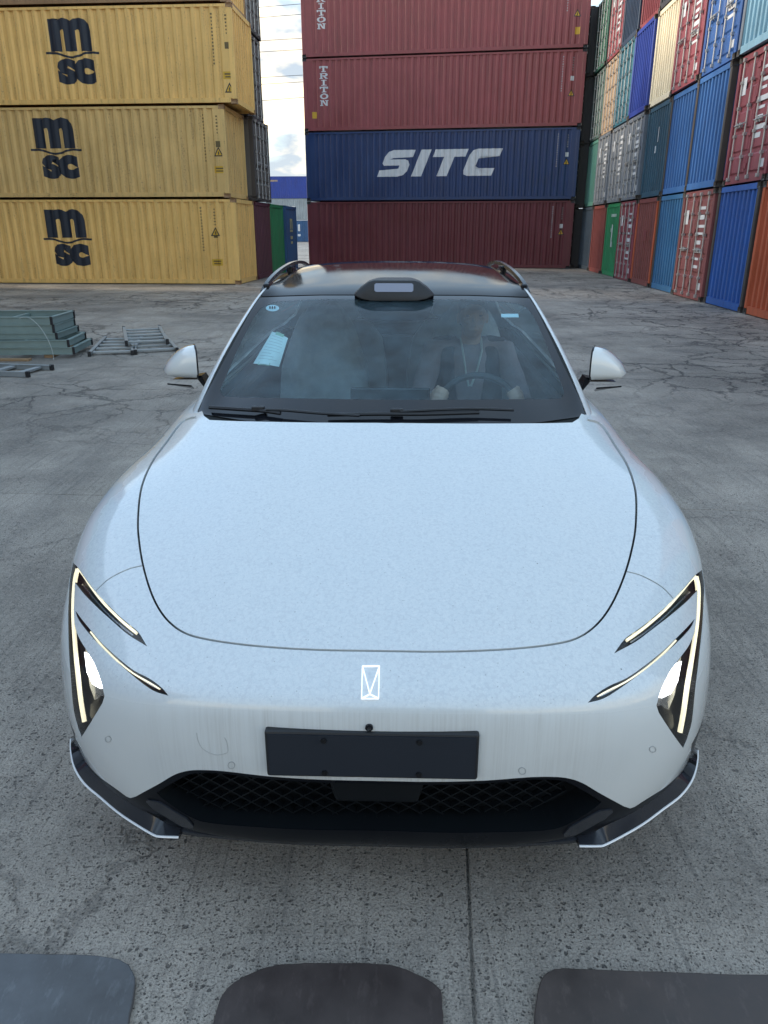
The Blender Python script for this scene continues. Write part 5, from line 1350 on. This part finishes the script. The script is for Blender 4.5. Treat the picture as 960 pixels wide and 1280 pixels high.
def driver():
    rx = .40; PW = Vector((rx, 2.70, .50))                 # seat point, car coordinates
    Q = lambda x, y, z: (x - rx, y - PW.y, z - PW.z)
    b = MB()
    # head and neck
    ellip(b, Q(.41, 2.675, 1.262), (.074, .092, .098)); ellip(b, Q(.41, 2.652, 1.208), (.056, .066, .072)); ellip(b, Q(.41, 2.617, 1.172), (.026, .022, .018))
    b.tube([Q(.41, 2.585, 1.262), Q(.41, 2.578, 1.235), Q(.41, 2.566, 1.218)], [.008, .011, .015], 8)         # nose
    ellip(b, Q(.41, 2.592, 1.290), (.046, .014, .010)); ellip(b, Q(.41, 2.588, 1.190), (.026, .012, .009))   # brow, lips
    for s in (-1, 1): ellip(b, Q(.41+s*.076, 2.69, 1.240), (.010, .020, .031)); ellip(b, Q(.41+s*.04, 2.600, 1.235), (.018, .014, .016))
    b.tube([Q(.408, 2.69, 1.20), Q(.405, 2.715, 1.06)], [.050, .058], 12)
    # trunk, arms and legs under the clothes
    b.tube([Q(.40, 2.725, 1.10), Q(.40, 2.735, 1.0), Q(.40, 2.74, .8), Q(.40, 2.73, .60), Q(.40, 2.70, .54)], [.09, .12, .125, .13, .12], 14)
    hands = []
    for s, th in ((-1, R(158)), (1, R(22))):
        h = SWC + SWX*(.185*math.cos(th)) + SWY*(.165*math.sin(th)); sh = Vector((.40+s*.185, 2.735, 1.055)); el = Vector((.40+s*.27, 2.50, .83)); wr = h + Vector((s*.03, .085, -.025))
        b.tube([Q(.40+s*.08, 2.73, 1.07), Q(*sh), Q(*(sh*.5+el*.5)), Q(*el)], [.06, .058, .047, .041], 10)
        b.tube([Q(*el), Q(*(el*.55+wr*.45)), Q(*wr)], [.041, .038, .026], 10)
        pm = h + Vector((s*.024, .038, -.006)); ellip(b, Q(*pm), (.026, .046, .038)); b.tube([Q(*wr), Q(*pm)], [.026, .024], 8)
        tg = (-SWX*math.sin(th) + SWY*math.cos(th)).normalized()
        for k, ln in enumerate((.92, 1.05, 1.0, .82)):       # four fingers close round the rim
            o = h + tg*((k-1.5)*.0195); rad = (o - SWC).normalized(); nrm = Vector((0, -math.cos(R(24)), math.sin(R(24))))
            P = [o + rad*.030 + Vector((0, .025, 0)), o + rad*.031 + nrm*.012*ln, o + rad*.012 + nrm*.029*ln, o - rad*.014*ln + nrm*.024, o - rad*.027*ln + nrm*.004]
            b.tube([Q(*p) for p in P], [.0105, .010, .0095, .009, .008], 7)
        o = h - tg*.030*s; rad = (h - SWC).normalized()
        b.tube([Q(*(pm - rad*.012)), Q(*(h - rad*.028 + Vector((0, .018, .012)))), Q(*(h - rad*.026 + tg*.018 + Vector((0, -.008, .016))))], [.013, .011, .0085], 7)
    for s in (-1, 1):
        b.tube([Q(.40+s*.09, 2.68, .56), Q(.40+s*.12, 2.42, .62), Q(.40+s*.13, 2.20, .64)], [.085, .075, .06], 10)
        b.tube([Q(.40+s*.13, 2.20, .64), Q(.40+s*.12, 2.05, .50), Q(.40+s*.11, 1.90, .40)], [.06, .052, .04], 10)
        ellip(b, Q(.40+s*.11, 1.84, .375), (.042, .10, .038))
    root = fused('person', b, M_SKIN, None, .0065, 4)
    root.location = CARM @ PW; root.rotation_euler = (0, 0, -CARYAW)
    tag(root, 'driver with short black hair in a dark vest, both hands on the steering wheel', 'person')
    h = MB(); ellip(h, Q(.41, 2.690, 1.292), (.082, .092, .080)); ellip(h, Q(.41, 2.712, 1.255), (.080, .076, .085)); ellip(h, Q(.41, 2.622, 1.338), (.058, .030, .022))
    fused('hair', h, M_HAIR, root, .008, 3)
    s_ = MB(); s_.tube([Q(.40, 2.722, 1.115), Q(.40, 2.728, 1.06), Q(.40, 2.73, .98), Q(.40, 2.735, .8), Q(.40, 2.725, .60), Q(.40, 2.70, .53)], [.085, .125, .142, .146, .15, .135], 16)
    for s, th in ((-1, R(158)), (1, R(22))):
        hh = SWC + SWX*(.185*math.cos(th)) + SWY*(.165*math.sin(th)); sh = Vector((.40+s*.19, 2.735, 1.055)); el = Vector((.40+s*.272, 2.50, .828)); wr = hh + Vector((s*.035, .125, -.035))
        s_.tube([Q(.40+s*.06, 2.73, 1.075), Q(*sh), Q(*(sh*.5+el*.5)), Q(*el), Q(*(el*.5+wr*.5)), Q(*wr)], [.072, .076, .062, .056, .048, .036], 12)
    fused('shirt', s_, M_SHIRT, root, .010, 5)
    v = MB()
    for s in (-1, 1):
        v.tube([Q(.40+s*.105, 2.715, 1.085), Q(.40+s*.10, 2.70, 1.0), Q(.40+s*.095, 2.69, .82), Q(.40+s*.09, 2.68, .62)], [.060, .082, .094, .098], 12)
        v.tube([Q(.40+s*.08, 2.73, 1.10), Q(.40+s*.18, 2.74, 1.07)], [.055, .066], 10)
    fused('vest', v, M_VEST, root, .010, 5)
    t = MB()
    for s in (-1, 1): t.tube([Q(.40+s*.08, 2.69, .55), Q(.40+s*.12, 2.42, .622), Q(.40+s*.13, 2.19, .642), Q(.40+s*.12, 2.04, .50), Q(.40+s*.11, 1.93, .43)], [.105, .088, .074, .066, .06], 12)
    fused('trousers', t, M_TROU, root, .012, 4)
    ly = MB()
    for s in (-1, 1): ly.tube([Q(.405+s*.055, 2.70, 1.135), Q(.41+s*.05, 2.622, 1.08), Q(.405+s*.03, 2.585, .98), Q(.40+s*.006, 2.575, .90)], .006, 6)
    ly.obj('lanyard', M_LANY, root, smooth=True)
    for s in (-1, 1):
        e = MB(); ellip(e, Q(.41+s*.031, 2.594, 1.262), (.012, .006, .006), 10, 6); e.obj('eye', M_HAIR, root, smooth=True)
driver()
# ---------------------------------------------------------------- frames and ladders on the ground at the left
M_ALU = flat('dull_aluminium', (.34, .37, .38), .42, .55, var=.2)
M_GRNFR = flat('grey_green_painted_steel', (.20, .27, .255), .5, .2, var=.2)
M_CAP = flat('black_plastic_cap', (.012, .012, .014), .6)
M_WOOD = flat('weathered_plank', (.30, .19, .10), .8, var=.3, scale=3, bump=.3)
def ladder(name, label, cat, loc, rz, L, W, nr, mat, ht=.06, tread=.075, group=None, rx=0.0, caps=True, ry=0.0):
    """two box rails, flat treads, black end caps; local y runs along the rails"""
    e = empty(name, loc, rz, label, cat, group); e.rotation_euler = (rx, ry, rz)
    for s in (-1, 1):
        r = MB(); x0 = s*(W/2)
        r.box(x0-.016, 0, 0, x0+.016, L, ht); r.box(x0-(.03 if s > 0 else -.0), 0, ht-.006, x0+(.03 if s < 0 else .0), L, ht-.001)
        ro = r.obj('rail', mat, e)
        if caps:
            for y in (-.015, L-.03): MB().box(x0-.022, y, -.004, x0+.022, y+.045, ht+.006).obj('end_cap', M_CAP, ro, bevel=.005)
    for i in range(nr):
        y = L*(i+.35)/nr
        t = MB().box(-W/2+.018, y, ht*.28, W/2-.018, y+tread, ht*.28+.028); t.obj('rung', mat, e, bevel=.004)
    return e
def frame(name, label, loc, rz, L, D, hgt, mat, group=None):
    """rectangular frame of upright channel: four walls with turned lips, cross bars inside"""
    e = empty(name, loc, rz, label, 'frame', group)
    for (a0, b0, a1, b1, nm) in ((0, 0, L, .028, 'side_channel'), (0, D-.028, L, D, 'side_channel')):
        m = MB().box(-a1, b0, 0, -a0, b1, hgt); m.box(-a1, b0-.012, hgt-.012, -a0, b1+.012, hgt+.002); m.box(-a1, b0-.012, -.001, -a0, b1+.012, .012); m.obj(nm, mat, e)
    for x in (0, L-.028):
        m = MB().box(-x-.028, .03, 0.004, -x, D-.03, hgt-.004); m.box(-x-.04, .03, hgt-.016, -x+.012, D-.03, hgt-.002); o = m.obj('end_channel', mat, e)
        for yy in (.0, D-.03): MB().box(-x-.012, yy-.014, -.002, -x+.015, yy+.02, hgt+.003).obj('corner_cap', M_CAP if x == 0 else mat, o)
    for k in range(1, 4): MB().box(-L*k/4-.02, .028, hgt*.3, -L*k/4+.02, D-.028, hgt*.7).obj('cross_bar', mat, e)
    return e
def clutter():
    c = on_z(84, 447); base = Vector((c.x, c.y, 0)); rz = R(3)
    # bearers
    for k, (dx, dy) in enumerate(((-.25, -.02), (-1.6, .0))):
        p = base + Vector((dx, dy, 0)); o = MB().box(-.06, 0, 0, .06, 1.05, .045).obj('timber_bearer', M_WOOD, None, bevel=.004, loc=tuple(p)); o.rotation_euler = (0, 0, rz)
        tag(o, 'short timber bearer under the stack of grey green frames', 'timber', 'timber bearers')
    names = ['lowest and longest grey green frame of the stack, lying on timber', 'grey green frame second from the bottom, its corner sticking out', 'grey green frame in the middle of the stack with a black corner cap',
             'grey green frame second from the top of the stack', 'topmost grey green frame of the stack, open rectangle with cross bars']
    z = .047
    for i, (dx, dy, D, h, r_) in enumerate(((.10, 0, .95, .095, 5), (.04, .0, .92, .095, 6), (-.13, .05, .9, .085, 2), (-.16, .06, .9, .105, 3), (-.17, .05, .92, .105, 2))):
        frame('steel_rack', names[i], (base.x+dx, base.y+dy, z), R(r_), 2.6, D, h, M_GRNFR, 'stacked grey green frames'); z += h + .004
    q = on_z(38, 451); o = MB().box(-.9, -.05, 0, 0, .05, .03).obj('loose_plank', M_WOOD, None, bevel=.003, loc=(q.x, q.y, 0)); tag(o, 'brown plank lying in front of the grey green frames', 'plank')
    # looping pale strap
    P = [on_z(2, 446, 0), on_z(4, 430, .3), on_z(12, 410, .55), on_z(26, 398, .62), on_z(45, 404, .5), on_z(58, 420, .35), on_z(65, 437, .15), on_z(67, 456, .01)]
    P = [Vector((p.x, base.y - .12 - .02*i, p.z)) if 0 < i < 7 else p for i, p in enumerate(P)]
    P2 = []
    for i, (u, v) in enumerate(((24,398),(30,396.5),(38,398),(50,409),(60,425),(66,441),(67.5,457))):
        d = ray(u, v); yy = base.y - .03 - .03*i; P2.append(Vector((0, 0, HC)) + d*(yy/d.y))
    o = MB().tube([Vector(p) for p in smoothpts([tuple(p) for p in P2], 4)], .0032, 5).obj('loose_wire', flat('pale_wire', (.45, .50, .48), .4), None, smooth=True)
    tag(o, 'pale wire looping out of the stack of grey green frames', 'wire')
    # flat ladder frames
    a = on_z(139, 445); ladder('ladder', 'short aluminium ladder section lying flat beside the grey green frames', 'ladder', (a.x, a.y, .005), R(12), 1.75, .58, 5, M_ALU, group='ladder sections on the concrete')
    b = on_z(196, 442); ladder('ladder', 'short aluminium ladder section lying flat under another one', 'ladder', (b.x, b.y, .005), R(21), 1.9, .58, 5, M_ALU, group='ladder sections on the concrete')
    c2 = on_z(184, 430, .10); ladder('ladder', 'aluminium ladder section resting across the top of another ladder', 'ladder', (c2.x, c2.y, .085), R(19), 1.85, .58, 5, M_ALU, ht=.07, group='ladder sections on the concrete')
    d = on_z(47, 469); ladder('ladder', 'aluminium ladder section with black end caps in front of the plank', 'ladder', (d.x, d.y+.1, .005), R(80), 2.2, .5, 6, M_ALU, group='ladder sections on the concrete')
clutter()
# ---------------------------------------------------------------- dark steel plates on the ground at our feet
def plate_mat(name, c0, c1, s):
    m, nt, b, N, L = nodes(name); tc = N('ShaderNodeTexCoord'); V = tc.outputs['Object']
    n1 = tex(N, L, V, 'noise', 5, 7, .65, loc=(s, 0, 0)).outputs[0]; n2 = tex(N, L, V, 'noise', 40, 5, .7, sc=(1, .35, 1)).outputs[0]; n3 = tex(N, L, V, 'noise', 1.6, 4, .6, loc=(0, s, 0)).outputs[0]
    c = mixn(N, L, ramp(N, L, n1, .35, .7), c0, c1); c = mixn(N, L, mth(N, L, 'MULTIPLY', ramp(N, L, n2, .55, .75), .4), c, tuple(x*1.9+.01 for x in c1)); c = mixn(N, L, mth(N, L, 'MULTIPLY', ramp(N, L, n3, .5, .65), .35), c, (.05, .04, .035))
    L(c, b.inputs['Base Color']); L(ramp(N, L, n1, .3, .7, .38, .62), b.inputs['Roughness'])
    bp = N('ShaderNodeBump'); bp.inputs['Strength'].default_value = .35; bp.inputs['Distance'].default_value = .004; L(mth(N, L, 'ADD', n1, mth(N, L, 'MULTIPLY', n2, .4)), bp.inputs['Height']); L(bp.outputs[0], b.inputs['Normal'])
    return m
def plates():
    defs = (([(-80,1191),(0,1191),(60,1192),(120,1194),(150,1199),(164,1210),(169,1224),(166,1250),(160,1278),(164,1320),(170,1420),(-80,1420)], plate_mat('worn_grey_steel', (.075, .076, .078), (.14, .144, .150), 1.0), 'worn grey steel plate with a ragged edge on the concrete before the car'),
            ([(263,1290),(272,1258),(281,1238),(300,1223),(325,1211.5),(352,1205),(400,1203),(460,1203.5),(490,1206),(520,1216),(543,1229),(552,1241),(553.5,1260),(554,1290),(556,1420),(240,1420)], plate_mat('brown_steel', (.048, .036, .033), (.085, .064, .057), 3.0), 'dark brown steel plate with a rounded end between the two other plates'),
            ([(668,1300),(669,1260),(673,1236),(681,1218),(694,1211),(715,1210),(800,1213),(880,1216),(1010,1219),(1100,1222),(1100,1420),(668,1420)], plate_mat('dark_rust_steel', (.054, .042, .037), (.094, .072, .062), 5.0), 'wide dark rusty steel plate with one rounded corner right of the slab joint'))
    for poly, mat, lab in defs:
        th = .018; pts = [on_z(u, v, th) for u, v in poly]; pts = [p if p.y > .62 else Vector((p.x, .62, p.z)) for p in pts]; rj = random.Random(len(poly))
        pts = [(p[0] + rj.uniform(-.0012, .0012), p[1] + rj.uniform(-.0012, .0012)) for p in smoothpts([(p.x, p.y) for p in pts], 3)]; cx = sum(p[0] for p in pts)/len(pts); cy = sum(p[1] for p in pts)/len(pts)
        clean = [pts[0]]
        for p in pts[1:]:
            if math.hypot(p[0]-clean[-1][0], p[1]-clean[-1][1]) > .004: clean.append(p)
        o = MB().prism([(p[0]-cx, p[1]-cy) for p in clean], 0, th, 'z').obj('steel_plate', mat, None, bevel=.003, loc=(cx, cy, 0))
        tag(o, lab, 'plate', 'steel plates on the ground')
plates()
